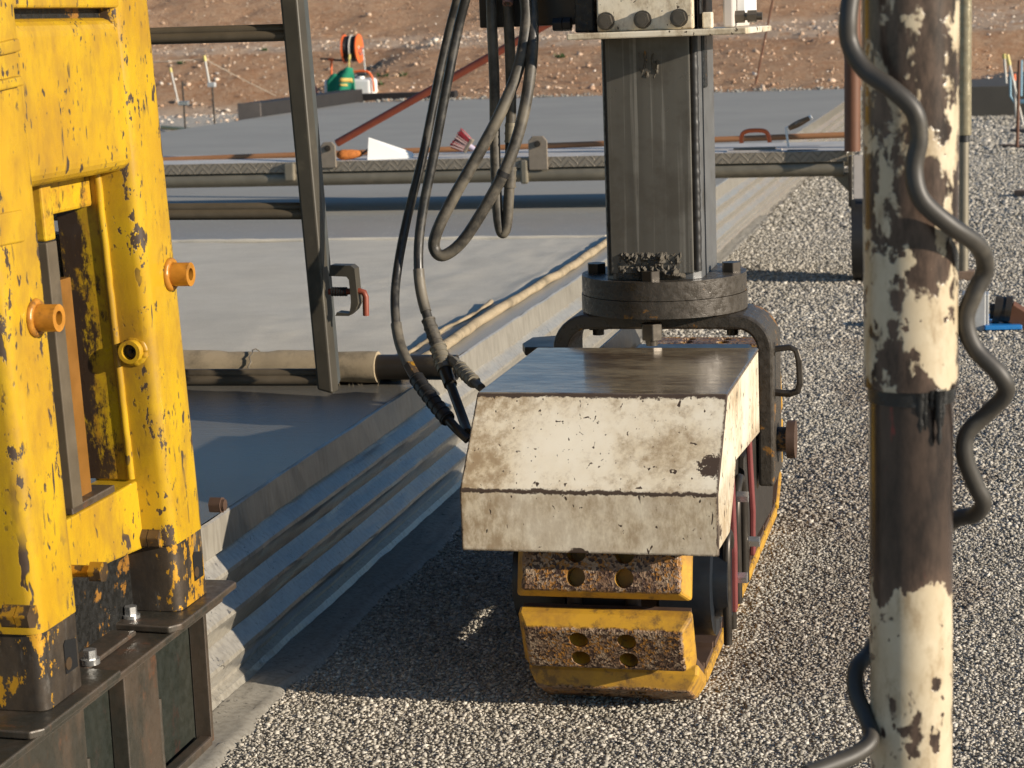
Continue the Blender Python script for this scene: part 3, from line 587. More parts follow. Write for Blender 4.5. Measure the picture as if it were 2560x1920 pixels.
# yoke
def ys_path(r=.085, zt=.712, xo=.262, zb=.30):
    P = [(TX+xo, zb)]
    for k in range(9): a = math.radians(k*90/8); P.append((TX+xo-r+r*math.cos(a), zt-r+r*math.sin(a)))
    for k in range(9): a = math.radians(90+k*90/8); P.append((TX-xo+r+r*math.cos(a), zt-r+r*math.sin(a)))
    return P+[(TX-xo, zb)]
m = MB(); m.sheet([(x, 4.615, zz) for x, zz in ys_path()], (0, .19, 0), -.036)
make('yoke', m, 'grease', cu, .006)
m = MB(); m.cyl((TX+.235, 4.71, .395), (TX+.285, 4.71, .395), .030, 20); pin = make('pivot_pin', m, 'tar', cu, .003)
m = MB(); m.cyl((TX+.285, 4.71, .395), (TX+.305, 4.71, .395), .046, 24); make('pin_head', m, 'shoe', pin, .006)
m = MB(); m.cyl((TX-.235, 4.71, .395), (TX-.29, 4.71, .395), .04, 20); make('pivot_pin', m, 'tar', cu, .003)
hp = [onY(x, y, 4.66) for x, y in ((1932, 873), (1975, 868), (1990, 876), (1997, 900), (2000, 958), (1994, 978), (1975, 984), (1932, 981))]
m = MB(); m.tube(hp, .0098, 4, True, False); make('grab_handle', m, 'darksteel', cu, .003)
for q in (hp[0], hp[-1]):
    m = MB()
    for k in range(9): a = k*.7; m.cyl(q+Vector((-.006, .012*math.cos(a), .012*math.sin(a))), q+Vector((.005, .009*math.cos(a), .009*math.sin(a))), .007, 8)
    make('weld_bead', m, 'bolt', cu)
lg = [onZ(x, y, .585) for x, y in ((1392, 868), (1312, 868), (1306, 858), (1330, 843), (1395, 838))]
m = MB(); m.prism(lg, (0, 0, -.022)); make('step_lug', m, 'darksteel', cu, .003)
# flanges and bolts
m = MB(); m.cyl((TX-.006, TY, .756), (TX-.006, TY, .800), .197, 64); fu = make('upper_flange', m, 'grease', cu, .005)
m = MB(); m.cyl((TX-.006, TY, .714), (TX-.006, TY, .7545), .1985, 64); make('lower_flange', m, 'grease', cu, .004)
for a in (182, 268, 358, 90):
    c_ = Vector((TX-.006+.163*math.cos(math.radians(a)), TY+.163*math.sin(math.radians(a)), 0))
    m = MB(); m.hexa(c_+Vector((0, 0, .798)), c_+Vector((0, 0, .823)), .024); make('flange_bolt', m, 'darksteel', cu, .002)
    m = MB(); m.hexa(c_+Vector((0, 0, .662)), c_+Vector((0, 0, .70)), .026); m.cyl(c_+Vector((0, 0, .648)), c_+Vector((0, 0, .664)), .014, 12); make('flange_nut', m, 'bolt' if a == 268 else 'darksteel', cu, .002)
# leg column
CX0, CX1, CY0, CY1 = -.872, -.648, 4.575, 4.875
ch = .018; base = [(CX0+ch, CY0), (CX1-ch, CY0), (CX1, CY0+ch), (CX1, CY1-ch), (CX1-ch, CY1), (CX0+ch, CY1), (CX0, CY1-ch), (CX0, CY0+ch)]
m = MB(); m.prism([(x, y, .798) for x, y in base], (0, 0, 1.3)); col = make('leg_column', m, 'colside', cu, .003, label='square sliding steel leg')
m = MB(); m.box((CX0+.014, CY0-.007, .815), (CX1-.016, CY0+.002, 1.62)); make('wear_plate', m, 'column', col, .002, label='vertically scored dusty face of the leg')
m = MB(); S = [(CX1-.009+.001*nz(k*.5, 1), CY0+.008, .82+k*.0045) for k in range(130)]; m.tube(S, [.0105+.0018*nz(k*.22, 3) for k in range(130)], 8); make('grease_bead', m, 'black', col)
m = MB(); S = [(CX0+.012+.0015*nz(k*.4, 4), CY0+.006, .81+k*.0045) for k in range(130)]; m.tube(S, [.0070+.0014*nz(k*.2, 6) for k in range(130)], 8); make('grease_bead', m, 'black', col)
m = MB(); m.box((CX1-.004, CY0+.085, 1.235), (CX1+.006, CY0+.135, 1.45)); make('dark_slot_block', m, 'tar', col, .004)  # raised black block; the slot's inner shade is put into its colour
m = MB(); m.box((CX1-.004, CY0+.075, .80), (CX1+.0025, CY0+.082, 1.45)); make('shadow_streak', m, 'drivepaint', col)  # thin dark strip drawn as the shadow running down from the slot
def lump(x0, x1, z0, z1, y, amp, nx=46, nzz=18, seed=0):
    mb = MB(); v = []
    for j in range(nzz):
        for i in range(nx):
            u, t = i/(nx-1), j/(nzz-1); e = min(1, 6*min(u, 1-u), 5*min(t, 1-t))
            h = amp*max(0, .45+nz(u*7, t*3, seed)+.6*nz(u*22, t*9, seed+3))*e
            v.append((x0+(x1-x0)*u, y-h+.003, z0+(z1-z0)*t))
    mb.add(v, [(j*nx+i, j*nx+i+1, (j+1)*nx+i+1, (j+1)*nx+i) for j in range(nzz-1) for i in range(nx-1)], False); return mb
make('caked_grime', lump(CX0+.025, CX1-.035, .802, .868, CY0-.007, .016), 'dirt', col)
make('caked_grime', lump(CX0+.085, CX0+.145, 1.255, 1.335, CY0-.007, .006, 24, 24, 5), 'dirt', col)
# clamping collar on the leg, top of the picture
pf = [onY(x, y, 4.47) for x, y in ((1416, 97), (1866, 78), (1866, 62), (1416, 84))]
zb_, zt_ = 1.357, 1.3715
m = MB(); m.box((pf[0].x, 4.47, zb_), (pf[1].x, 5.0, zt_)); make('collar_plate', m, 'collarpaint', cu, .003)
m = MB(); m.box((-.862, 4.50, 1.3725), (-.645, 4.53, 1.90)); brk = make('collar_bracket', m, 'collarpaint', cu, .004, label='cream painted clamp bracket with three bolt heads')
for px in (1515, 1607, 1698):
    c_ = onY(px, 53-(px-1515)*.045, 4.50)
    m = MB(); m.cyl(c_+Vector((0, .001, 0)), c_+Vector((0, -.005, 0)), .0205, 18); m.hexa(c_+Vector((0, -.004, 0)), c_+Vector((0, -.022, 0)), .0178); m.cyl(c_+Vector((0, -.022, 0)), c_+Vector((0, -.0235, 0)), .011, 14)
    make('bracket_bolt', m, 'bolt', brk, .0015)
m = MB(); m.box((-.925, 4.56, 1.3725), (-.880, 4.90, 2.2)); m.box((-.64, 4.55, 1.3725), (-.632, 4.62, 2.2)); make('leg_housing', m, 'tar', cu, .004)
m = MB(); m.box((-.628, 4.53, 1.3725), (-.606, 4.56, 1.408)); make('shim_block', m, 'collarpaint', cu, .003)
m = MB(); m.box((-.585, 4.56, 1.3725), (-.562, 4.88, 2.2)); make('leg_housing', m, 'whitedirty', cu, .004)
m = MB(); m.box((-.562, 4.62, 1.402), (-.540, 4.84, 2.2)); make('white_panel', m, 'white', cu, .004)
c_ = onY(1845, 42, 4.60); m = MB(); m.hexa(c_+Vector((-.02, 0, 0)), c_+Vector((.015, 0, 0)), .0145); m.cyl(c_, c_+Vector((.055, 0, 0)), .009, 12); m.hexa(c_+Vector((.022, 0, 0)), c_+Vector((.042, 0, 0)), .0145); make('adjusting_bolt', m, 'bolt', cu, .001)
c_ = onY(1430, 60, 4.62); m = MB(); m.cyl(c_, c_+Vector((-.045, 0, 0)), .008, 12); m.hexa(c_+Vector((-.002, 0, 0)), c_+Vector((-.020, 0, 0)), .0165); m.hexa(c_+Vector((-.022, 0, 0)), c_+Vector((-.044, 0, 0)), .0165); make('adjusting_bolt', m, 'black', cu, .002)
m = MB(); m.box((-1.175, 4.66, 1.3905), (-.90, 4.86, 1.62)); make('arm_beam', m, 'darksteel', cu, .004)

# ================================================================ SIDE MOULD WITH YELLOW FRAME
ZF = .312
sf = thing('side_mould', 'chipped yellow steel box frame bolted on a rusty side mould', 'machine frame', (-1.56, 3.25, 0))
def tilt(k): return lambda v: (v[0], v[1]-k*(v[2]-ZF), v[2])
def rbox(x0, x1, y0, y1, z0, z1, r=.02, n=5, both=False):   # hollow-section look: all upright corners rounded
    P = []; W = []
    for cx, cy, a0 in ((x1-r, y0+r, -90), (x1-r, y1-r, 0), (x0+r, y1-r, 90), (x0+r, y0+r, 180)):
        ca, sa, cb, sb = math.cos(math.radians(a0)), math.sin(math.radians(a0)), math.cos(math.radians(a0+90)), math.sin(math.radians(a0+90)); q = min(.016, .4*(x1-x0), .4*(y1-y0))
        P.append((cx+r*ca-q*cb, cy+r*sa-q*sb)); W.append(0)
        for k in range(n+1): a = math.radians(a0+90*k/n); P.append((cx+r*math.cos(a), cy+r*math.sin(a))); W.append(1)
        P.append((cx+r*cb-q*ca, cy+r*sb-q*sa)); W.append(0)
    mb = MB(); nn = len(P); mb.wear = W*4; mb.add([(x, y, z0) for x, y in P]+[(x, y, z1) for x, y in P], [(i, (i+1) % nn, (i+1) % nn+nn, i+nn) for i in range(nn)], True)
    mb.add([(x, y, z0) for x, y in P], [tuple(range(nn-1, -1, -1))]); mb.add([(x, y, z1) for x, y in P], [tuple(range(nn))]); return mb
MX = -1.50
posts = []
for (y0, y1, k) in ((2.872, 3.024, .052), (3.440, 3.592, .090)):
    p = make('box_post', rbox(MX-.155, MX, y0, y1, ZF+.135, 1.75, .022).shear(tilt(k)), 'yellow', sf); posts.append(p)
    # bare sleeve at the foot, with a near-black plate for the shade in its access slot
    mb = MB(); s0 = rbox(MX-.152, MX-.003, y0+.003, y1-.003, ZF+.001, ZF+.136, .02); make('foot_sleeve', s0.shear(tilt(k*.6)), 'sleeve', p)
    yc_ = (y0+y1)/2+.026
    m = MB(); m.prism([(MX-.0025, yc_-.022, ZF+.040), (MX-.0025, yc_+.022, ZF+.040), (MX-.0025, yc_+.022, ZF+.090), (MX-.0025, yc_-.015, ZF+.098), (MX-.0025, yc_-.022, ZF+.092)], (.0012, 0, 0)).shear(tilt(k*.6)); make('slot_shade_plate', m, 'void', p)
    m = MB(); m.cyl((MX-.004, yc_-.012, ZF+.056), (MX+.0, yc_-.012, ZF+.056), .011, 12); m.shear(tilt(k*.6)); make('slot_bolt', m, 'goldbolt', p, .002)
# cross pieces
kk_ = .07
m = rbox(MX-.13, MX-.006, 2.99, 3.50, 1.158, 1.448, .001); m = MB(); m.box((MX-.13, 2.99, 1.163), (MX-.006, 3.49, 1.436)); make('upper_cross_plate', m.shear(tilt(kk_)), 'yellow', sf, .03, 5)
m = MB(); m.box((MX-.09, 2.99, 1.452), (MX-.002, 3.47, 1.486)); make('upper_bar', m.shear(tilt(kk_)), 'yellow', sf, .004)
m = MB(); m.box((MX-.12, 2.98, 1.425), (MX-.035, 3.47, 1.75)); make('dark_slot_backing', m.shear(tilt(kk_)), 'tar', sf)  # solid black block; darkness of the top slot put into its colour
m = MB(); m.prism([(MX-.063, 2.98, .478), (MX-.063, 2.98, .575), (MX-.063, 3.448, .575), (MX-.063, 3.448, .440)], (-.085, 0, 0)); make('lower_cross_beam', m.shear(tilt(.03)), 'yellow', sf, .004)
# inside face and guides seen in the opening
m = MB(); m.box((MX-.160, 3.436, .58), (MX-.07, 3.4395, 1.20)); make('inner_face_plate', m.shear(tilt(.090)), 'ygrime_shade', sf)
m = MB(); P = [(MX-.072+.0012*nz(k*.35, 2), 3.4375, .58+k*.0155) for k in range(41)]; m.tube(P, .0075, 8); make('weld_bead', m.shear(tilt(.09)), 'yellow', sf)
ga, gb, gc = onX(146, 900, MX-.062).y, onX(172, 900, MX-.062).y, onX(198, 900, MX-.085).y; gd = .052*(.85-ZF); gb2 = onX(172, 900, MX-.085).y
m = MB(); m.box((MX-.085, ga+gd, .588), (MX-.062, gb+gd, 1.06)); make('guide_rail', m.shear(tilt(.052)), 'rung', sf, .002)
m = MB(); m.box((MX-.105, gb2+gd-.03, .588), (MX-.0855, gc+gd, .985)); make('guide_bar', m.shear(tilt(.052)), 'brownbar', sf, .002)
m = MB(); m.box((MX-.085, ga+gd, 1.062), (MX-.062, gb+gd, 1.20)); make('guide_block', m.shear(tilt(.052)), 'ygrime_shade', sf, .004)
m = MB(); m.box((MX-.115, ga+gd, 1.10), (MX-.086, 3.42, 1.20)); make('guide_block', m.shear(tilt(.07)), 'ygrime_shade', sf, .006)
m = MB(); m.box((MX-.11, ga+gd, .577), (MX-.064, gc+gd+.05, .590)); make('guide_stop', m.shear(tilt(.052)), 'mould', sf, .002)
# bosses and bolts
def boss(px, py, r, h):
    c = onX(px, py, MX); m = MB(); m.ring(c, (1, 0, 0), r, r*.52, h)
    b = make('boss', m, 'boss', sf); m = MB()
    m.tube([c+Vector((.002, 1.12*r*math.cos(a), 1.12*r*math.sin(a))) for a in np.linspace(0, 2*math.pi, 49)], [r*(.30+.05*nz(k*1.7, r*900+px)) for k in range(49)], 8, False)
    make('weld_bead', m, 'boss', b)
    m = MB(); m.cyl(c+Vector((h*.4, 0, 0)), c+Vector((h*.45, 0, 0)), r*.5, 16); make('thread_bore', m, 'tar', b)
boss(425, 686, .0225, .042); boss(88, 795, .0225, .042)
for (x0, y0, x1, y1, th) in ((-60, 545, 50, 524, .006), (-60, 118, 34, 96, .010), (-60, 212, 36, 190, .014)):
    hgt = {545: 80, 118: 32, 212: 24}[y0]; P = [onX(x0, y0, MX), onX(x1, y1, MX), onX(x1+6, y1+hgt, MX), onX(x0+6, y0+hgt, MX)]
    m = MB(); m.prism([p-Vector((.004, 0, 0)) for p in P], (th+.004, 0, 0)); make('welded_plate', m, 'yellow', sf, .003)
c = onY(332, 877, 3.392); m = MB(); m.ring(c+Vector((0, .010, 0)), (0, -1, 0), .0215, .0145, .028); b = make('grease_boss', m, 'ygrime_shade', sf)
m = MB()
m.tube([c+Vector((.0225*math.cos(a), .006, .0225*math.sin(a))) for a in np.linspace(0, 2*math.pi, 37)], [.0075+.002*nz(k*1.1, 3) for k in range(37)], 8, False)
make('weld_bead', m, 'ygrime_shade', b)
m = MB(); m.cyl(c+Vector((0, .002, 0)), c+Vector((0, -.004, 0)), .0145, 16); m.cyl(c+Vector((0, -.004, 0)), c+Vector((0, -.014, 0)), .004, 8); make('grease_nipple', m, 'tar', b)
def xbolt(px, py, x, r, mat, two=True):
    c = onX(px, py, x); m = MB()
    if two: m.hexa(c+Vector((-.012, 0, 0)), c+Vector((.012, 0, 0)), r)
    m.cyl(c+Vector((-.03, 0, 0)), c+Vector((.014, 0, 0)), r*.55, 12); m.hexa(c+Vector((.0135, 0, 0)), c+Vector((.036, 0, 0)), r); make('bolt', m, mat, sf, .0025)
xbolt(360, 1345, MX-.062, .0195, 'goldbolt'); xbolt(212, 1428, MX-.03, .0195, 'goldbolt', False); xbolt(30, 1540, MX-.0, .0205, 'goldbolt')
c = onX(528, 1262, MX-.02); m = MB(); m.hexa(c, c+Vector((.024, 0, 0)), .0175); m.cyl(c+Vector((.024, 0, 0)), c+Vector((.03, 0, 0)), .012, 10); make('bolt', m, 'shoe', sf, .003)
m = MB(); m.box((-5.0, 2.5, 1.76), (-1.47, 5.15, 1.84)); make('unseen_sky_blocker', m, 'yellow', sf, .01)  # unseen slab added overhead to block sky from the concrete below the pipe
# flange plate and mould side
m = MB(); fl = [(-1.473, 3.66), (-1.488, 3.672), (-1.75, 3.672), (-1.75, 3.36), (-1.60, 3.36), (-1.490, 3.352), (-1.473, 3.375)]
m.prism([(x, y, ZF-.014) for x, y in fl], (0, 0, .0135)); make('foot_flange', m, 'mould', sf, .003)
m = MB(); fl = [(-1.473, 3.10), (-1.75, 3.12), (-1.75, 2.79), (-1.60, 2.79), (-1.490, 2.785), (-1.473, 2.805)]
m.prism([(x, y, ZF-.014) for x, y in fl], (0, 0, .0135)); make('foot_flange', m, 'mould', sf, .003)
m = MB(); m.box((-1.72, 2.55, ZF-.030), (-1.487, 3.62, ZF-.0165)); make('mould_top_plate', m, 'mould', sf, .003)
m = MB(); m.box((-1.64, 3.06, ZF-.016), (-1.625, 3.34, ZF+.055)); m.box((-1.64, 3.06, ZF-.015), (-1.55, 3.34, ZF-.006)); make('angle_bracket', m, 'mould', sf, .003)
for q in ((328, 1538), (226, 1648)):
    c = onZ(q[0], q[1], ZF+.004); m = MB(); m.cyl(c+Vector((0, 0, -.008)), c+Vector((0, 0, .002)), .017, 18); m.hexa(c+Vector((0, 0, .002)), c+Vector((0, 0, .018)), .0125); make('flange_bolt', m, 'zinc', sf, .001)
m = MB(); m.box((-2.7, 2.2, .0), (-1.668, 3.42, 1.05)); make('dark_interior_block', m, 'tar', sf, .01)  # added black block; the dark of the paver interior put into its colour
m = MB(); m.box((-1.667, 2.6, .0), (-1.60, 3.60, .56)); make('dark_interior_plate', m, 'tar', sf, .004)  # added black plate filling the same dark gap in front of the slab start
m = MB(); m.box((-1.56, 2.3, -.02), (-1.535, 3.555, ZF-.031)); make('mould_side', m, 'mouldgreen', sf)
for (y0, y1) in ((3.170, 3.315), (2.62, 3.005)):
    m = MB(); m.box((-1.534, y0, -.015), (-1.502, y1, ZF-.031)); make('mould_rib', m, 'mould', sf, .002)
    m = MB(); P = [(-1.506+.002*nz(k, 2), y1+.003, .03+k*.008) for k in range(20)]; m.tube(P, .006, 7); make('weld_bead', m, 'bolt', sf)
m = MB(); m.box((-1.533, 3.545, -.02), (-1.500, 3.558, ZF-.031)); make('mould_end_plate', m, 'mould', sf, .001)
m = MB(); m.box((-1.525, 3.33, -.0), (-1.495, 3.54, .028)); make('mould_foot', m, 'mould', sf, .005)

# ================================================================ LADDER
YL = 4.45
ld = thing('ladder', 'dusty black steel ladder hanging above the slab', 'ladder', onY(820, 985, YL))
b0, b1, t0, t1 = onY(792, 975, YL), onY(832, 986, YL), onY(697, -20, YL), onY(742, -20, YL)
m = MB(); m.add([b0, b1, t1, t0], [(0, 1, 2, 3)]); dv = Vector((0, .012, 0)); sidev = Vector((.045, .10, 0))
m = MB(); m.prism([b0, b1, t1, t0], (0, .05, 0)); post = make('stile', m, 'ladder', ld, .006, 3)
r0, r1, r2, r3 = onY(833, 986, YL+.01), onY(852, 950, YL+.07), onY(768, -20, YL+.07), onY(743, -20, YL+.01)
m = MB(); m.add([r0, r1, r2, r3, r0+Vector((-.005, .03, 0)), r1+Vector((-.012, .01, 0)), r2+Vector((-.012, .01, 0)), r3+Vector((-.005, .03, 0))],
    [(0, 1, 2, 3), (4, 7, 6, 5), (0, 4, 5, 1), (1, 5, 6, 2), (2, 6, 7, 3), (3, 7, 4, 0)]); make('stile_side', m, 'ladderside', post, .002)
for (xl, yl_, xr, yr) in ((375, 90, 703, 80), (430, 528, 745, 526), (480, 942, 795, 941)):
    a, b = onY(xl, yl_, YL+.03), onY(xr+24, yr, YL+.03); a = a+(a-b)*1.2; m = MB(); m.cyl(a+Vector((0, 0, .008)), b+Vector((0, 0, .008)), .0115, 14); m.cyl(a+Vector((0, -.011, -.008)), b+Vector((0, -.011, -.008)), .0125, 14); make('rung', m, 'rung', ld)
# the hidden far stile the rungs run to
m = MB(); q = Vector((-.62, 0, 0)); m.prism([b0+q, b1+q, t1+q, t0+q], (0, .05, 0)); make('stile', m, 'ladder', ld, .006)
fo = [onY(x, y, YL) for x, y in ((826, 663), (876, 664), (886, 672), (893, 740), (895, 760), (888, 776), (872, 790), (838, 790))]
fi = [onY(x, y, YL) for x, y in ((822, 690), (866, 692), (872, 700), (876, 740), (877, 755), (876, 768), (873, 784), (842, 781))]
m = MB(); nn = len(fo); d = Vector((0, .035, 0)); vs = fo+fi+[p+d for p in fo]+[p+d for p in fi]; fs = []
for i in range(nn-1):
    fs += [(i, i+1, nn+i+1, nn+i), (2*nn+i, 3*nn+i, 3*nn+i+1, 2*nn+i+1), (i, 2*nn+i, 2*nn+i+1, i+1), (nn+i, nn+i+1, 3*nn+i+1, 3*nn+i)]
fs += [(0, nn, 3*nn, 2*nn), (nn-1, 2*nn-1+0, 4*nn-1, 3*nn-1)]
m.add(vs, fs); lb = make('latch_bracket', m, 'ladder', ld, .002)
P = [onY(x, y, YL+.015) for x, y in ((822, 729), (860, 729), (900, 728), (910, 731), (914, 742), (915, 789))]
m = MB(); m.tube(P, .0075, 10); make('hook_bolt', m, 'redpipe', lb)
m = MB()
for k in range(6): q = onY(832+k*6.6, 729, YL+.015); m.cyl(q-Vector((.0022, 0, 0)), q+Vector((.0022, 0, 0)), .011, 12)
make('spring', m, 'black', lb)

# ================================================================ HOSES
def hose(label, pts, r, mat='hose', couplings=(), group='hydraulic hoses hanging at the leg', name='hydraulic_hose'):
    W = [onY(x*1.15732, y*1.15732, yv) for x, y, yv in pts]; S = spline(W, 8)
    t = thing(name, label, 'hose', min(S, key=lambda p: p.z), None)
    m = MB(); m.tube(S, r, 14); make('rubber_tube', m, mat, t)
    for (i0, i1, rr, cm, style) in couplings:
        k0, k1 = int(i0*8), int(i1*8); seg = S[k0:k1+1]; m = MB(); m.tube(seg, rr, 6 if style == 'hex' else 14, True, style != 'hex')
        if style == 'ribbed':
            for p, q in list(zip(seg, seg[1:]))[::2]: m.cyl(p, p+(q-p)*.45, rr*1.09, 14)
        make('coupling', m, cm, t, .0012 if style == 'hex' else 0)
    return t
hose('outermost of two black hoses bending down to the left side of the cream hood', [(998, -40, 4.5), (972, 60, 4.5), (945, 180, 4.48), (915, 330, 4.45), (880, 470, 4.42), (859, 580, 4.38), (853, 660, 4.32), (862, 735, 4.27), (884, 790, 4.22), (912, 835, 4.16), (950, 885, 4.10), (985, 925, 4.06), (1012, 950, 4.05)], .0105, 'hoseblack',
     couplings=((6.6, 8.0, .0125, 'hose', ''), (8.0, 8.7, .014, 'goldbolt', 'hex'), (8.7, 10.6, .0165, 'black', 'ribbed')))
hose('dusty black hose with ribbed coupling running beside the outermost one to the hood', [(1016, -40, 4.46), (990, 60, 4.46), (966, 180, 4.44), (938, 330, 4.42), (914, 450, 4.40), (904, 540, 4.38), (908, 620, 4.36), (925, 690, 4.33), (946, 750, 4.30), (962, 800, 4.26), (980, 850, 4.20), (1000, 905, 4.12), (1010, 935, 4.06)], .0112, 'hoseblack',
     couplings=((5.6, 6.8, .0128, 'hose', ''), (7.0, 8.0, .015, 'hose', 'ribbed'), (8.0, 9.0, .0185, 'alu', 'ribbed'), (9.0, 9.7, .0155, 'darksteel', '')))
hose('short steel hose coupling entering the hood top left corner', [(962, 768, 4.30), (985, 785, 4.25), (1010, 812, 4.18), (1040, 838, 4.10)], .0095, couplings=((.8, 1.3, .0125, 'alu', 'hex'), (1.4, 2.5, .0145, 'alu', 'ribbed')))
hose('thick dusty hose hanging in a long open loop', [(1130, -40, 4.55), (1137, 40, 4.55), (1122, 140, 4.53), (1085, 235, 4.5), (1035, 330, 4.48), (975, 435, 4.46), (944, 500, 4.45), (938, 536, 4.45), (958, 552, 4.45), (1000, 520, 4.46), (1052, 440, 4.47), (1094, 360, 4.48), (1125, 270, 4.5), (1144, 170, 4.52), (1151, 70, 4.55), (1146, -40, 4.58)], .0138,
     couplings=((10.8, 10.95, .0152, 'black', ''),))
hose('grey hose hanging straight down in a tight bend with crimped couplings', [(1060, -40, 4.62), (1063, 60, 4.62), (1068, 180, 4.62), (1069, 300, 4.62), (1072, 400, 4.62), (1076, 470, 4.62), (1084, 503, 4.62), (1094, 490, 4.62), (1099, 430, 4.62), (1102, 360, 4.62), (1103, 290, 4.62), (1104, 220, 4.62), (1102, 120, 4.62), (1098, 30, 4.62), (1096, -40, 4.62)], .0125,
     couplings=((8.4, 9.1, .0148, 'hose', 'ribbed'), (9.1, 9.8, .0145, 'black', 'hex'), (9.8, 10.4, .0135, 'alu', 'ribbed'), (10.4, 11.0, .012, 'alu', '')))
c = onY(1269, 8, 4.60); m = MB(); m.ring(c+Vector((.0, .03, .05)), (0, -.5, -.86), .0125, .0085, .06, 16)
make('pipe_stub', m, 'copper', cat='pipe', label='short pink copper tube end poking down beside the hoses', loc=c)
# cable tie on the pair
# ================================================================ BURLAP DRAG
bd = thing('burlap_drag', 'pale burlap sheet trailing on the slab from a burlap wrapped pipe', 'burlap', (-3.5, 5.3, SZ))
YP, ZP = 5.37, SZ+.050
def bur_h(x, y):
    h = SZ+.010+.006*nz(x*1.3, y*1.3, 2)+.004*nz(x*5, y*2.5, 4)
    t = max(0, 1-(y-YP)/.45); h += .045*t*t
    if x > -1.80: h += .012*max(0, nz(y*1.4, x*6, 8)+.25)*max(0, 1-abs(x+1.72)/.07)
    return h
grid_mesh('burlap_sheet', list(np.arange(-8.2, -2.4, .12))+list(np.arange(-2.4, -1.655, .02)), np.arange(YP, 9.06, .045), lambda x, y: bur_h(x, y), 'burlap', None, bd)
m = MB(); S = [(-1.662+.012*nz(y*1.1, 0, 6), y, SZ+.016+.004*nz(y*5, 3)) for y in np.arange(YP+.05, 9.05, .05)]; m.tube(S, [.017+.004*nz(p[1]*4, 1) for p in S], 10); make('rolled_hem', m, 'roll', bd)
m = MB(); S = [(-1.735-.02*nz(y*1.3, 5), y, bur_h(-1.735, y)+.008) for y in np.arange(5.75, 6.9, .05)]; m.tube(S, [.005+.006*abs(nz(p[1]*3, 1)) for p in S], 8); make('burlap_fold', m, 'roll', bd)
m = MB(); S = [(x, 9.05+.02*nz(x*3, 1), SZ+.012) for x in np.arange(-8.2, -1.66, .06)]; m.tube(S, [.012+.005*nz(p[0]*9, 2) for p in S], 7); make('frayed_edge', m, 'burlap', bd)
e0 = onY(965, 920, YP).x
m = MB(); S = [(x, YP, ZP) for x in np.arange(-8.2, e0, .03)]; m.tube(S, [.044+.004*nz(p[0]*5, 1)+(.003 if (p[0]*3) % 1 < .5 else 0) for p in S], 18); make('wrapped_pipe', m, 'roll', bd)
m = MB(); m.cyl((e0-.05, YP, ZP), (onY(1142, 905, YP).x, YP, ZP), .036, 24); pe = make('pipe_end', m, 'darksteel', bd, .002)
m = MB(); m.cyl((onY(1142, 905, YP).x, YP, ZP), (onY(1143, 905, YP).x+.001, YP, ZP), .03, 20); make('dark_bore_disc', m, 'black', pe)  # black disc on the solid pipe; shade of the hollow as colour
for xk in (-2.06, -1.84):
    m = MB(); a = [(xk+.004*math.sin(3*k), YP+.051*math.cos(k*.3), ZP+.051*math.sin(k*.3)) for k in range(22)]; m.tube(a, .0022, 6); make('wire_tie', m, 'hose', bd)
m = MB()
for k in range(60):
    x = rng.uniform(-3.2, e0); L = rng.uniform(.008, .03); m.tube([(x, YP-.02, ZP-.042), (x+rng.normal(0, .006), YP-.022, ZP-.042-L*.6), (x+rng.normal(0, .012), YP-.02, ZP-.042-L)], .0008, 3)
fz = make('loose_threads', m, 'roll', bd); fz['kind'] = 'stuff'

# ================================================================ WORK BRIDGE
YB0, YB1 = 10.5, 11.25; zd = .690
wb = thing('work_bridge', 'low aluminium work bridge spanning the slab on wheels', 'bridge', (-3, 10.9, 0))
xl_, xr_ = -8.9, onY(2118, 400, YB0).x
m = MB(); m.box((xl_, YB0+.004, zd-.02), (xr_, YB1, zd)); make('deck', m, 'deck', wb, .004)
m = MB(); m.box((xl_, YB0-.004, zd-.058), (xr_, YB0+.003, zd-.001)); make('tread_plate_edge', m, 'checker', wb, .002)
m = MB(); m.cyl((xl_, YB0+.04, zd-.094), (xr_-.02, YB0+.04, zd-.094), .042, 20); make('edge_tube', m, 'alu', wb, .01)
m = MB(); m.cyl((xl_, YB1-.04, zd-.094), (xr_-.02, YB1-.04, zd-.094), .042, 20); make('edge_tube', m, 'alu', wb, .01)
m = MB(); a, b = onY(420, 399, 10.85), onY(2118, 337, 10.85); d = (b-a); m.cyl(a-d*.4, b, .016, 14); make('rail_pipe', m, 'brownpipe', wb)
def blug(px, py0, py1, wd):
    c = onY(px, py1, YB0-.016); t = onY(px, py0, YB0-.016); h = t.z-c.z; m = MB()
    P = [(c.x-wd, c.y, c.z), (c.x+wd, c.y, c.z), (c.x+wd, c.y, t.z-wd*.5), (c.x+wd*.55, c.y, t.z), (c.x-wd*.55, c.y, t.z), (c.x-wd, c.y, t.z-wd*.5)]
    m.prism(P, (0, .012, 0)); l = make('lug', m, 'lug', wb, .004)
    m = MB(); q = Vector((c.x, c.y, t.z-wd*.8)); m.cyl(q+Vector((0, .005, 0)), q-Vector((0, .012, 0)), .017, 16); m.hexa(q-Vector((0, .012, 0)), q-Vector((0, .022, 0)), .011); make('lug_pin', m, 'darksteel', l, .002)
blug(822, 355, 420, .043); blug(1346, 340, 425, .052)
a, b = onY(842, 358, YB0+.01), onY(1390, 48, YB0+.01); d = b-a; m = MB(); m.cyl(a, b+d*.3, .021, 16); make('brace', m, 'redpipe', wb, label='rust red diagonal brace tube')
c = onY(725, 430, YB0-.01); m = MB(); m.box((c.x-.03, YB0-.03, c.z-.05), (c.x+.03, YB0+.02, c.z+.05)); make('joint_clamp', m, 'alu', wb, .01)
c = onY(1310, 425, YB0-.01); m = MB(); m.box((c.x-.02, YB0-.02, c.z-.075), (c.x+.02, YB0+.02, c.z+.055)); make('joint_clamp', m, 'alu', wb, .01)
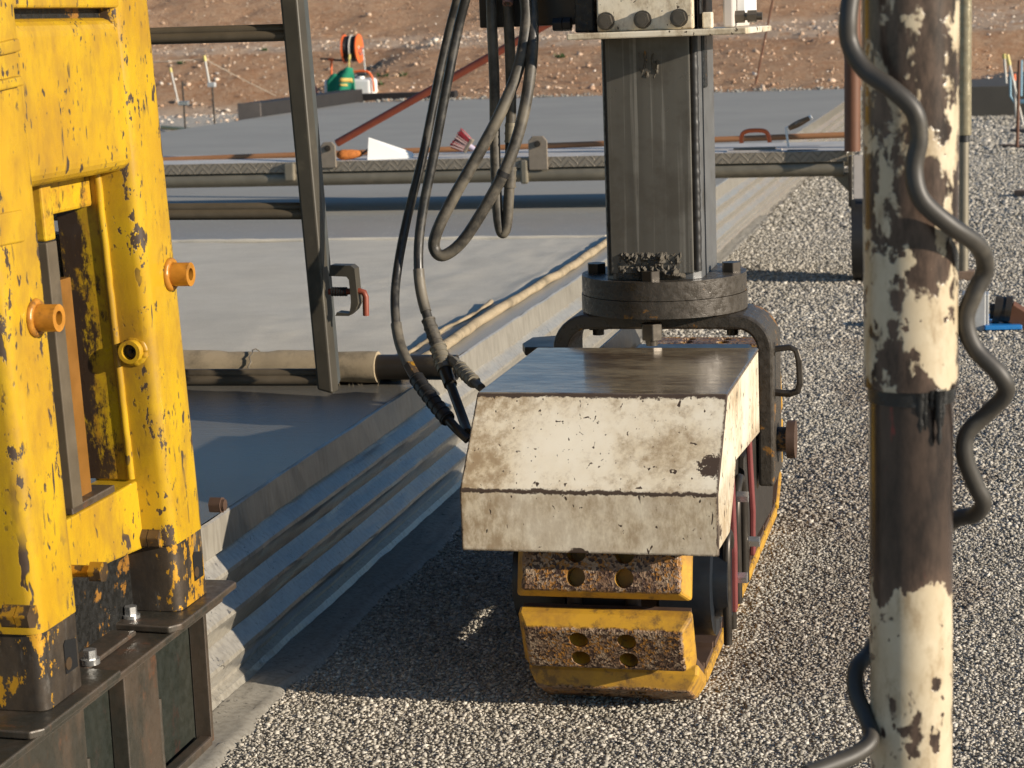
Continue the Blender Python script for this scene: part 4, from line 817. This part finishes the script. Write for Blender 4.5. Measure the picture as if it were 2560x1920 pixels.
# right hand leg: post, pale panel, bracket, wheel
a, b = onY(2131, 378, YB0-.05), onY(2131, -60, YB0-.05); m = MB(); m.cyl(a, b, .041, 18); make('corner_post', m, 'rustpost', wb, .002)
p0, p1 = onY(2124, 390, YB0-.01), onY(2168, 497, YB0-.01)
m = MB(); m.box((p0.x+.018, YB0-.012, p1.z), (p1.x+.1, YB0+.02, p0.z)); make('leg_panel', m, 'whitedirty', wb, .004)
m = MB(); m.box((p0.x-.006, YB0-.02, p1.z-.04), (p0.x+.010, YB0+.03, p0.z)); make('leg_edge', m, 'darksteel', wb, .002)
q0, q1 = onY(2075, 432, YB0+.05), onY(2122, 480, YB0+.05); m = MB(); m.prism([(q0.x, YB0+.05, q0.z), (q1.x, YB0+.05, q0.z), (q1.x, YB0+.05, q1.z)], (0, .3, 0)); make('gusset', m, 'alu', wb, .004)
wc = onZ(2162, 700, 0); m = MB(); m.cyl((wc.x-.055, YB0+.10, .215), (wc.x+.055, YB0+.10, .215), .213, 36); wh = make('wheel', m, 'black', wb, .03, 3)
m = MB(); m.cyl((wc.x-.062, YB0+.10, .215), (wc.x+.062, YB0+.10, .215), .11, 24); make('rim', m, 'whitedirty', wh, .004)
m = MB(); q = onY(2127, 500, YB0-.03); q2 = onY(2131, 632, YB0-.03); m.prism([(q.x, q.y, q.z), (q.x+.02, q.y, q.z), (q2.x+.004, q.y, q2.z), (q2.x-.002, q.y, q2.z)], (0, .01, 0)); m.tube([(q2.x, q.y, q2.z+.02), (q2.x+.03, q.y, q2.z+.012)], .005, 6); make('mud_flap_strap', m, 'black', wb)
# tools on the deck
def pt(px, py, dy=0.): return onY(px, py, YB0+.05+dy)
tr = thing('pointing_trowel', 'pointing trowel with white triangular blade and orange foam grip', 'trowel', (pt(940, 402).x, YB0+.06, zd))
bl = [pt(921, 344, .02), pt(1030, 381, .06), pt(1036, 388, .06), pt(1030, 396, .04), pt(918, 406, -.03)]
m = MB(); m.prism(bl, (0, .005, .002)); make('blade', m, 'white', tr, .0015)
a, b = pt(842, 388), pt(905, 384, .02); m = MB(); S = [a+(b-a)*(k/9) for k in range(10)]; m.tube(S, [.012, .024, .028, .029, .027, .027, .025, .022, .019, .014], 14); make('grip', m, 'orangefoam', tr)
m = MB(); m.tube([b, pt(915, 378, .02), pt(922, 372, .02)], .006, 8); make('shank', m, 'darksteel', tr)
br = thing('hand_brush', 'wet red bristled brush standing on its mauve handle', 'brush', (pt(1170, 395).x, YB0+.05, zd))
c, tip = pt(1168, 362), pt(1132, 338); ax = (tip-c).normalized(); wdv = Vector((ax.z, 0, -ax.x)); random.seed(3)
for mat, cnt, nm, off in (('redbrush', 150, 'bristles', 0), ('palebristle', 60, 'clogged_bristles', .004)):
    m = MB()
    for k in range(cnt):
        u, v = random.uniform(-1, 1), random.uniform(-1, 1); p = c+wdv*.040*u+Vector((0, .02*v-off, 0)); L = random.uniform(.062, .078)
        m.tube([p, p+ax*L+wdv*.018*u+Vector((0, .01*v, 0))], [.0034, .0022], 4, True, False)
    o_ = make(nm, m, mat, br); o_['kind'] = 'stuff'
m = MB(); u2 = ax; P = [c+wdv*.042, c-wdv*.042, c-wdv*.042-ax*.018, c+wdv*.042-ax*.018]; m.prism([p-Vector((0, .022, 0)) for p in P], (0, .044, 0)); make('brush_block', m, 'lug', br, .004)
a = c-ax*.018; m = MB(); m.tube([a, a-ax*.03+Vector((.012, 0, -.005)), a-ax*.045+Vector((.03, .02, .0))], [.016, .012, .010], 10); make('handle', m, 'mauve', br)
fl_ = thing('hand_float', 'finishing float with an orange handle lying on the bridge deck', 'float', (pt(1880, 362).x, YB0+.06, zd))
m = MB(); a, b = pt(1818, 364), pt(1952, 360); m.box((a.x, YB0+.03, zd+.001), (b.x, YB0+.14, zd+.007)); make('blade', m, 'whitedirty', fl_, .001)
m = MB(); m.box((a.x+.03, YB0+.065, zd+.007), (b.x-.03, YB0+.105, zd+.020)); make('rib', m, 'lug', fl_, .003)
P = [pt(x, y, .035) for x, y in ((1854, 358), (1853, 345), (1857, 334), (1868, 328), (1888, 326), (1908, 327), (1917, 332), (1922, 342), (1924, 356))]; m = MB(); m.tube(spline(P, 4), .0115, 12); make('handle', m, 'orange', fl_)
ft = thing('finishing_trowel', 'steel trowel with worn brown handle and white tip propped on the deck', 'trowel', (pt(1970, 366).x, YB0+.06, zd))
m = MB(); m.tube([pt(1971, 366), pt(1965, 325), pt(1964, 320), pt(1975, 317)], .006, 8); make('shank', m, 'white', ft)
a, b = pt(1972, 321), pt(2024, 295); m = MB(); S = [a+(b-a)*(k/8) for k in range(9)]; m.tube(S, [.012, .015, .017, .018, .018, .017, .015, .014, .012], 12); make('handle', m, 'woodtip', ft)
m = MB(); m.cyl(b, b+(b-a)*.10, .0125, 12); make('handle_tip', m, 'white', ft, .003)
m = MB(); a = pt(1968, 366); m.prism([(a.x, YB0+.03, zd+.001), (a.x+.16, YB0+.05, zd+.001), (a.x+.16, YB0+.07, zd+.001), (a.x, YB0+.10, zd+.001)], (0, 0, .003)); make('blade', m, 'darksteel', ft)

# ================================================================ NEAR POLE WITH COILED CABLE
YN = 2.18
pc0, pc1 = onY(2272, 2100, YN), onY(2268, -120, YN); cpole = (pc0+pc1)/2
np_ = thing('support_pole', 'stout steel pole with peeling cream paint and coiled cable around it', 'pole', (pc0.x, YN, 0))
def pol(py, dx=0): return onY(2274+dx, py, YN)
def vcyl(name, py0, py1, r, mat, parent=np_, bev=.003, dx=0):
    c = pol((py0+py1)/2, dx); m = MB(); z0, z1 = onY(2274, py1, YN).z, onY(2274, py0, YN).z; m.cyl((cpole.x, YN, z0), (cpole.x, YN, z1), r, 48); return make(name, m, mat, parent, bev)
cpole = Vector((onY(2277, 960, YN).x, YN, 0))
m = MB(); z0 = onY(2277, 962, YN).z; m.cyl((cpole.x, YN, 0), (cpole.x, YN, z0+.01), .0453, 48); make('inner_tube', m, 'pole', np_)
m = MB(); m.cyl((cpole.x, YN, z0), (cpole.x, YN, 1.95), .0505, 48); make('outer_tube', m, 'pole', np_, .004)
m = MB(); m.cyl((cpole.x, YN, z0-.016), (cpole.x, YN, z0-.001), .0468, 40)
for (px, L, r) in ((2300, .060, .0085), (2312, .050, .006), (2348, .060, .0065), (2356, .040, .005), (2284, .025, .005), (2330, .022, .006)):
    q = onY(px, 975, YN-.0425); m.tube([q-Vector((.0015*nz(k, px), -.0012*k/4, L*k/8)) for k in range(9)], [r*.75*(1-.07*k+.3*nz(k*.9, px*.1))*(1 if k < 8 else .6) for k in range(9)], 8)
make('grease_run', m, 'tar', np_)
m = MB(); m.cyl((cpole.x, YN, 0), (cpole.x, YN, .012), .11, 32); make('foot_plate', m, 'darksteel', np_, .003)
cv = [(1843, -40, -.05), (1832, 40, -.06), (1836, 95, -.06), (1868, 150, -.065), (1930, 195, -.075), (1974, 240, -.075), (1985, 300, -.07), (1974, 365, -.07), (1990, 430, -.072), (2050, 485, -.06), (2112, 530, -.03), (2128, 580, 0), (2104, 635, .0), (2086, 690, 0), (2104, 750, 0), (2160, 810, 0), (2172, 850, .01), (2130, 895, .02), (2090, 935, .02), (2084, 985, .02), (2106, 1045, .03), (2124, 1085, .04), (2105, 1112, .055), (2060, 1125, .07), (1990, 1200, .075), (1925, 1330, .07), (1880, 1408, .05), (1850, 1445, .02), (1850, 1500, .0), (1876, 1560, -.02), (1880, 1600, -.04), (1850, 1628, -.06), (1795, 1652, -.09), (1740, 1672, -.12)]
S = spline([onY(x*1.15732, y*1.15732, YN+dy) for x, y, dy in cv], 8); m = MB(); m.tube(S, .0098, 14)
make('coiled_cable', m, 'cable', cat='cable', label='grey rubber cable winding loosely around the mottled pole', loc=S[-1])

# ================================================================ RIGHT SIDE: far pole, box, sheet, planks, stakes
b = onZ(2408, 700, 0)
fp = thing('taped_pole', 'slim shiny tape wrapped pole standing on a brown block', 'pole', (b.x, b.y, 0))
zt = onY(2410, 335, b.y).z
m = MB(); m.cyl((b.x, b.y, .05), (b.x, b.y, zt), .027, 20); make('lower_tube', m, 'alu', fp)
m = MB(); S = [(b.x+.003, b.y, zt-.005+k*.02) for k in range(60)]; m.tube(S, [.036+.0012*nz(k*.7, 1) for k in range(60)], 20); make('taped_sleeve', m, 'taped', fp)
m = MB(); m.cyl((b.x, b.y, zt-.04), (b.x, b.y, zt-.004), .030, 18); make('tape_end', m, 'black', fp)
m = MB(); m.box((b.x-.05, b.y-.05, 0), (b.x+.06, b.y+.06, .05)); make('foot_block', m, 'wood', fp, .004)
g0 = onZ(2455, 830, 0); yb = g0.y
xb0, xb1 = onY(2405, 800, yb).x, onY(2472, 800, yb).x; zt = onY(2450, 735, yb).z
jb = thing('junction_box', 'grey cast metal box with a dark flanged pipe elbow', 'box', (xb0, yb, 0))
m = MB(); m.box((xb0, yb, .004), (xb1-.012, yb+.12, zt)); make('box_body', m, 'greybox', jb, .006)
m = MB(); m.box((xb1-.0115, yb+.003, .004), (xb1, yb+.117, zt-.004)); make('box_lid', m, 'greybox', jb, .003)
def q_(px, py): return onY(px, py, yb+.06)
a, b_ = q_(2474, 778), q_(2486, 778); m = MB(); m.cyl(a, b_, .034, 18); make('pipe_neck', m, 'darksteel', jb)
for px, r in ((2490, .062), (2505, .056), (2517, .060)):
    a = q_(px-5, 772); m = MB(); m.cyl(a, a+Vector((.027, 0, -.004)), r, 24); make('flange_ring', m, 'darksteel', jb, .003)
a, b_ = q_(2522, 775), q_(2640, 850); m = MB(); m.tube([a, b_], .056, 4, True, False); make('square_beam', m, 'rustpost', jb, .004)
a = q_(2499, 728); b_ = q_(2503, 708); m = MB(); m.cyl(a, b_, .007, 10); make('lock_pin', m, 'zinc', jb)
bs = [onZ(x, y, .012) for x, y in ((2462, 826), (2556, 824), (2500, 795), (2440, 795))]
m = MB(); m.prism(bs, (0, 0, .02)); make('plastic_sheet', m, 'bluesheet', cat='sheet', label='bright blue plastic sheet lying under the grey box', loc=bs[0], bevel=.004)
def plank(p0, p1, wd, th, lab, mat='wood'):
    a, b_ = onZ(*p0, 0), onZ(*p1, 0); d = (b_-a).normalized(); s_ = Vector((-d.y, d.x, 0))*wd; m = MB()
    P = [a, a+d*2.2, a+d*2.2+s_, a+s_]; m.prism([p+Vector((0, 0, .004)) for p in P], (0, 0, th)); make('plank', m, mat, cat='plank', label=lab, loc=a, bevel=.004)
plank((2498, 372), (2600, 376), .12, .04, 'grey timber plank under the foot of the rusty stake')
plank((2524, 335), (2600, 336), .10, .05, 'shorter brown plank lying behind the rusty stake', 'formend')
plank((2535, 494), (2600, 497), .14, .05, 'grey timber offcut lying alone on the gravel')
def stick(name, p0, p1, y, r, mat, lab, cat='stake', tip=None, tipmat=None, group=None):
    a, b_ = onY(*p0, y), onY(*p1, y); t = thing(name, lab, cat, a, group); m = MB(); m.cyl(a, b_, r, 10); make('rod', m, mat, t)
    if tip: d = (b_-a).normalized(); m = MB(); m.cyl(b_-d*.005, b_+d*tip, r*1.5, 10); make('cap', m, tipmat, t)
    return t
ysk = onZ(2543, 366, .04).y
stick('steel_stake', (2543, 368), (2548, 150), ysk, .016, 'rustpost', 'rusty steel stake standing on a grey plank')
stick('marker_rod', (2516, 217), (2511, 146), 27.2, .016, 'rod', 'short white marker rod with pale yellow cap behind the old slab', 'rod', .06, 'yrod')
stick('marker_rod', (2562, 330), (2524, 162), 24, .014, 'rod', 'leaning silver rod with a yellow and green cap', 'rod', .12, 'yrod')
stick('safety_cone_post', (2540, 290), (2536, 200), 24.6, .014, 'rod', 'thin post with an orange top beside the leaning silver rod', 'post', .07, 'orange')
P = [onY(x, y, 25) for x, y in ((2525, 170), (2526, 240), (2534, 255), (2570, 257))]; m = MB(); m.tube(P, .014, 8); m.tube([onY(2553, 150, 25.1), onY(2552, 240, 25.1)], .02, 8)
bx = onY(2535, 258, 25), onY(2600, 250, 25); m.box((bx[0].x, 24.95, bx[0].z), (bx[1].x, 25.3, bx[1].z))
make('surveying_trolley', m, 'blue', cat='trolley', label='pale blue tubular trolley frame at the old slab', loc=onY(2550, 290, 25))
# leaning rusty rod behind the leg, at the end of the slab
a = onZ(1886, 222, SZ); stick('rebar_stake', (1886, 224), (1940, -40), a.y+.3, .0135, 'rustpost', 'long thin rusty rod leaning out of the soil behind the slab', 'rod')

# ================================================================ LEFT BACKGROUND
def lstake(px, py0, py1, lab):
    a = onZ(px, py1, SZ); y = a.y*8.72/abs(a.x) if a.x > -8.72 else a.y; t = thing('pin_stake', lab, 'stake', (onY(px, py1, y).x, y, 0), None)
    x = onY(px, py1, y).x; z1 = onY(px, py0, y).z; m = MB(); m.cyl((x, y, 0), (x, y, z1), .011, 10); make('rod', m, 'darksteel', t); return t, x, y
t, x, y = lstake(464, 202, 330, 'dark steel pin with a grey clamp halfway up beside the slab edge')
zc = onY(464, 258, y).z; m = MB(); m.box((x-.05, y-.03, zc-.025), (x+.06, y+.03, zc+.025)); make('clamp', m, 'zinc', t, .006)
t, x, y = lstake(537, 205, 318, 'dark steel pin with a clamp at its very top beside the slab edge')
zc = onY(537, 212, y).z; m = MB(); m.box((x-.05, y-.03, zc-.025), (x+.04, y+.03, zc+.03)); make('clamp', m, 'greybox', t, .006)
stick('marker_rod', (447, 262), (428, 180), 27.5, .013, 'rod', 'low leaning white rod with a pale yellow cap on the far left spoil', 'rod', .06, 'yrod')
stick('marker_rod', (524, 213), (513, 152), y+.05, .012, 'rod', 'white rod with yellow cap clamped to a steel pin, holding the string', 'rod', .06, 'yrod')
tipp = onY(513, 148, y+.05)
P = [onY(330, 158, y+.3), tipp, onY(600, 195, y+2), onY(690, 240, y+3)]; m = MB(); m.tube(P, .005, 5); make('string_line', m, 'string', cat='string', label='taut string line running from the yellow capped rod', loc=tipp)
a, b_ = onZ(405, 318, .05), onZ(500, 326, .05); m = MB(); m.cyl(a, b_, .028, 14); make('yellow_duct', m, 'yellowpipe', cat='pipe', label='yellow plastic duct lying by the far slab edge', loc=a)
# dark form beams at the far left corner of the slab
fb = thing('form_beam', 'dark form beam along the far left edge of the slab', 'beam', (-8.7, 23.4, 0))
m = MB(); m.box((-8.80, 22.9, .0), (-8.53, 27.0, .565)); make('beam_body', m, 'formblack', fb, .01)
m = MB(); m.box((-8.81, 22.88, .0), (-8.52, 22.899, .57)); make('beam_end', m, 'formend', fb, .004)
m = MB(); m.box((-8.85, 27.02, .2), (-7.2, 27.2, .50)); make('form_board', m, 'formblack', cat='board', label='low dark board lying across the end of the slab below the reel', loc=(-8.5, 27.1, .2), bevel=.008)

# reel sprayer
YR = 27.6
def r_(px, py, dy=0.): return onY(px, py, YR+dy)
zg = r_(870, 245).z
hr = thing('hose_reel_sprayer', 'sprayer trolley with a bright orange hose reel and white tank', 'sprayer', (r_(865, 245).x, YR, zg))
tk = [r_(811, 240), r_(926, 240), r_(926, 195), r_(811, 200)]
m = MB(); a, b_ = r_(811, 243), r_(927, 196); m.box((a.x, YR-.02, a.z-.05), (b_.x, YR+.34, b_.z)); make('tank', m, 'white', hr, .045, 3)
m = MB(); m.cyl((r_(895, 200).x, YR+.12, b_.z-.01), (r_(895, 200).x, YR+.12, b_.z+.03), .06, 18); make('tank_cap', m, 'white', hr, .006)
ra = Vector((1, .02, 0)).normalized(); cR = r_(880, 122, .1)
for sgn, w_ in ((-1, .105), (1, .105)):
    c = cR+ra*sgn*w_*1.0; m = MB(); S = [c-ra*.008, c+ra*.008]; m.cyl(S[0], S[1], .205, 36); make('reel_flange', m, 'orange', hr, .005)
m = MB(); m.cyl(cR-ra*.10, cR+ra*.10, .07, 20)
for k in range(9):
    for rr in (.105, .14, .172):
        c = cR+ra*(-.088+.022*k); u = Vector((0, 0, 1)); w2 = ra.cross(u); m.tube([c+(u*math.cos(a)+w2*math.sin(a))*rr for a in np.linspace(0, 2*math.pi, 25)], .0125, 6, False)
make('hose_drum', m, 'black', hr)
m = MB(); u = Vector((0, 0, 1)); w2 = ra.cross(u); m.tube([cR+ra*.005+(u*math.cos(a)+w2*math.sin(a))*.188 for a in np.linspace(0, 2*math.pi, 25)], .010, 6, False); make('pale_hose_turn', m, 'rod', hr)
m = MB(); c = cR+ra*.12; m.tube([c, c+ra*.05], .012, 8); m.tube([c+ra*.04, c+ra*.04+Vector((.02, 0, -.35))], .014, 8); m.tube([c+(u*math.cos(a)+w2*math.sin(a))*.09 for a in np.linspace(1.2, 5, 14)], .008, 6); make('crank', m, 'zinc', hr)
m = MB(); m.tube(spline([r_(x, y) for x, y in ((828, 186), (828, 165), (829, 148))], 3), .017, 10); m.tube([r_(822, 148), r_(835, 149)], .022, 10); make('handle_stem', m, 'orange', hr); m = MB(); m.tube(spline([r_(x, y) for x, y in ((880, 180), (905, 178), (922, 182), (932, 200), (935, 230))], 4), .018, 10); make('tube_frame', m, 'orange', hr)
m = MB(); m.tube([r_(801, 147), r_(822, 148)], .013, 10); m.tube([r_(835, 150), r_(860, 151)], .015, 10); make('handle_grip', m, 'black', hr)
m = MB(); m.tube([r_(872, 172, -.1), r_(873, 148, -.1)], .010, 8); m.cyl(r_(873, 148, -.1), r_(874, 136, -.1), .019, 10); make('spray_lance', m, 'yrod', hr)
# green jacket thrown over it
def jacket(name_pts, mat, dy, parent, nm, yoff=0):
    m = MB(); nu, nv = 17, 15; v = []
    for j in range(nv):
        t = j/(nv-1)
        for i in range(nu):
            s = i/(nu-1); xL = 863-44*min(1, t*2.4)**.55; xR = 880+12*t**.8; py = 170+(74-5*math.sin(s*3))*t-(6*math.sin(s*math.pi) if t < .1 else 0)
            px = xL+(xR-xL)*s; p = r_(px, py+(8*(1-s) if t < .2 else 0), -.10); p.y += -.05*math.sin(s*math.pi)-.03*math.sin(s*11+t*3)*(.3+t); p.y += yoff; v.append(p)
    if mat == 'green': fs = [(j*nu+i, j*nu+i+1, (j+1)*nu+i+1, (j+1)*nu+i) for j in range(nv-1) for i in range(nu-1)]
    else: fs = [(j*nu+i, j*nu+i+1, (j+1)*nu+i+1, (j+1)*nu+i) for j in (5, 6, 8) for i in range(8, 15) if not (j == 8 and i > 11)]
    m.add(v, fs, True); o = make(nm, m, mat, parent); so_ = o.modifiers.new('th', 'SOLIDIFY'); so_.thickness = .012; return o
jk = thing('jacket', 'green work jacket with yellow bands draped over the sprayer tank', 'jacket', r_(850, 243, -.1))
jacket(None, 'green', 0, jk, 'cloth'); jacket(None, 'yband', 0, jk, 'reflective_band', -.02)
a = r_(789, 236); m = MB(); S = [r_(x, y) for x, y in ((783, 243), (785, 232), (787, 222), (788, 214))]; m.tube(S, [.06, .055, .04, .015], 12); make('rag', m, 'pink', cat='rag', label='pink rag heaped beside the sprayer', loc=a)
a = r_(800, 243); m = MB(); m.tube([a, r_(800, 233), r_(800, 229)], [.028, .030, .012], 12); make('bottle', m, 'glass', cat='bottle', label='small clear bottle standing beside the pink rag', loc=a)
# weeds on the bank
for (px, py, y) in ((957, 192, 29.6), (1002, 190, 29.8), (945, 212, 28.6), (664, 149, 37), (1404, 160, 31), (455, 172, 36)):
    c = onY(px, py, y); c.z = bank_h(c.x, c.y); m = MB()
    for k in range(26):
        a = random.uniform(0, 6.28); L = random.uniform(.04, .11); d = Vector((math.cos(a), math.sin(a), random.uniform(.4, 1.3))).normalized(); s_ = Vector((-d.y, d.x, 0)).normalized()*.014
        b0_ = c+Vector((random.uniform(-.08, .08), random.uniform(-.05, .05), -.01)); m.add([b0_-s_*.4, b0_+s_*.4, b0_+d*L*.6+s_, b0_+d*L, b0_+d*L*.6-s_], [(0, 1, 2, 3, 4)])
    make('weed_tuft', m, 'leaf', cat='weed', label='small green weed tuft growing on the soil bank', group='weeds on the bank', loc=c)
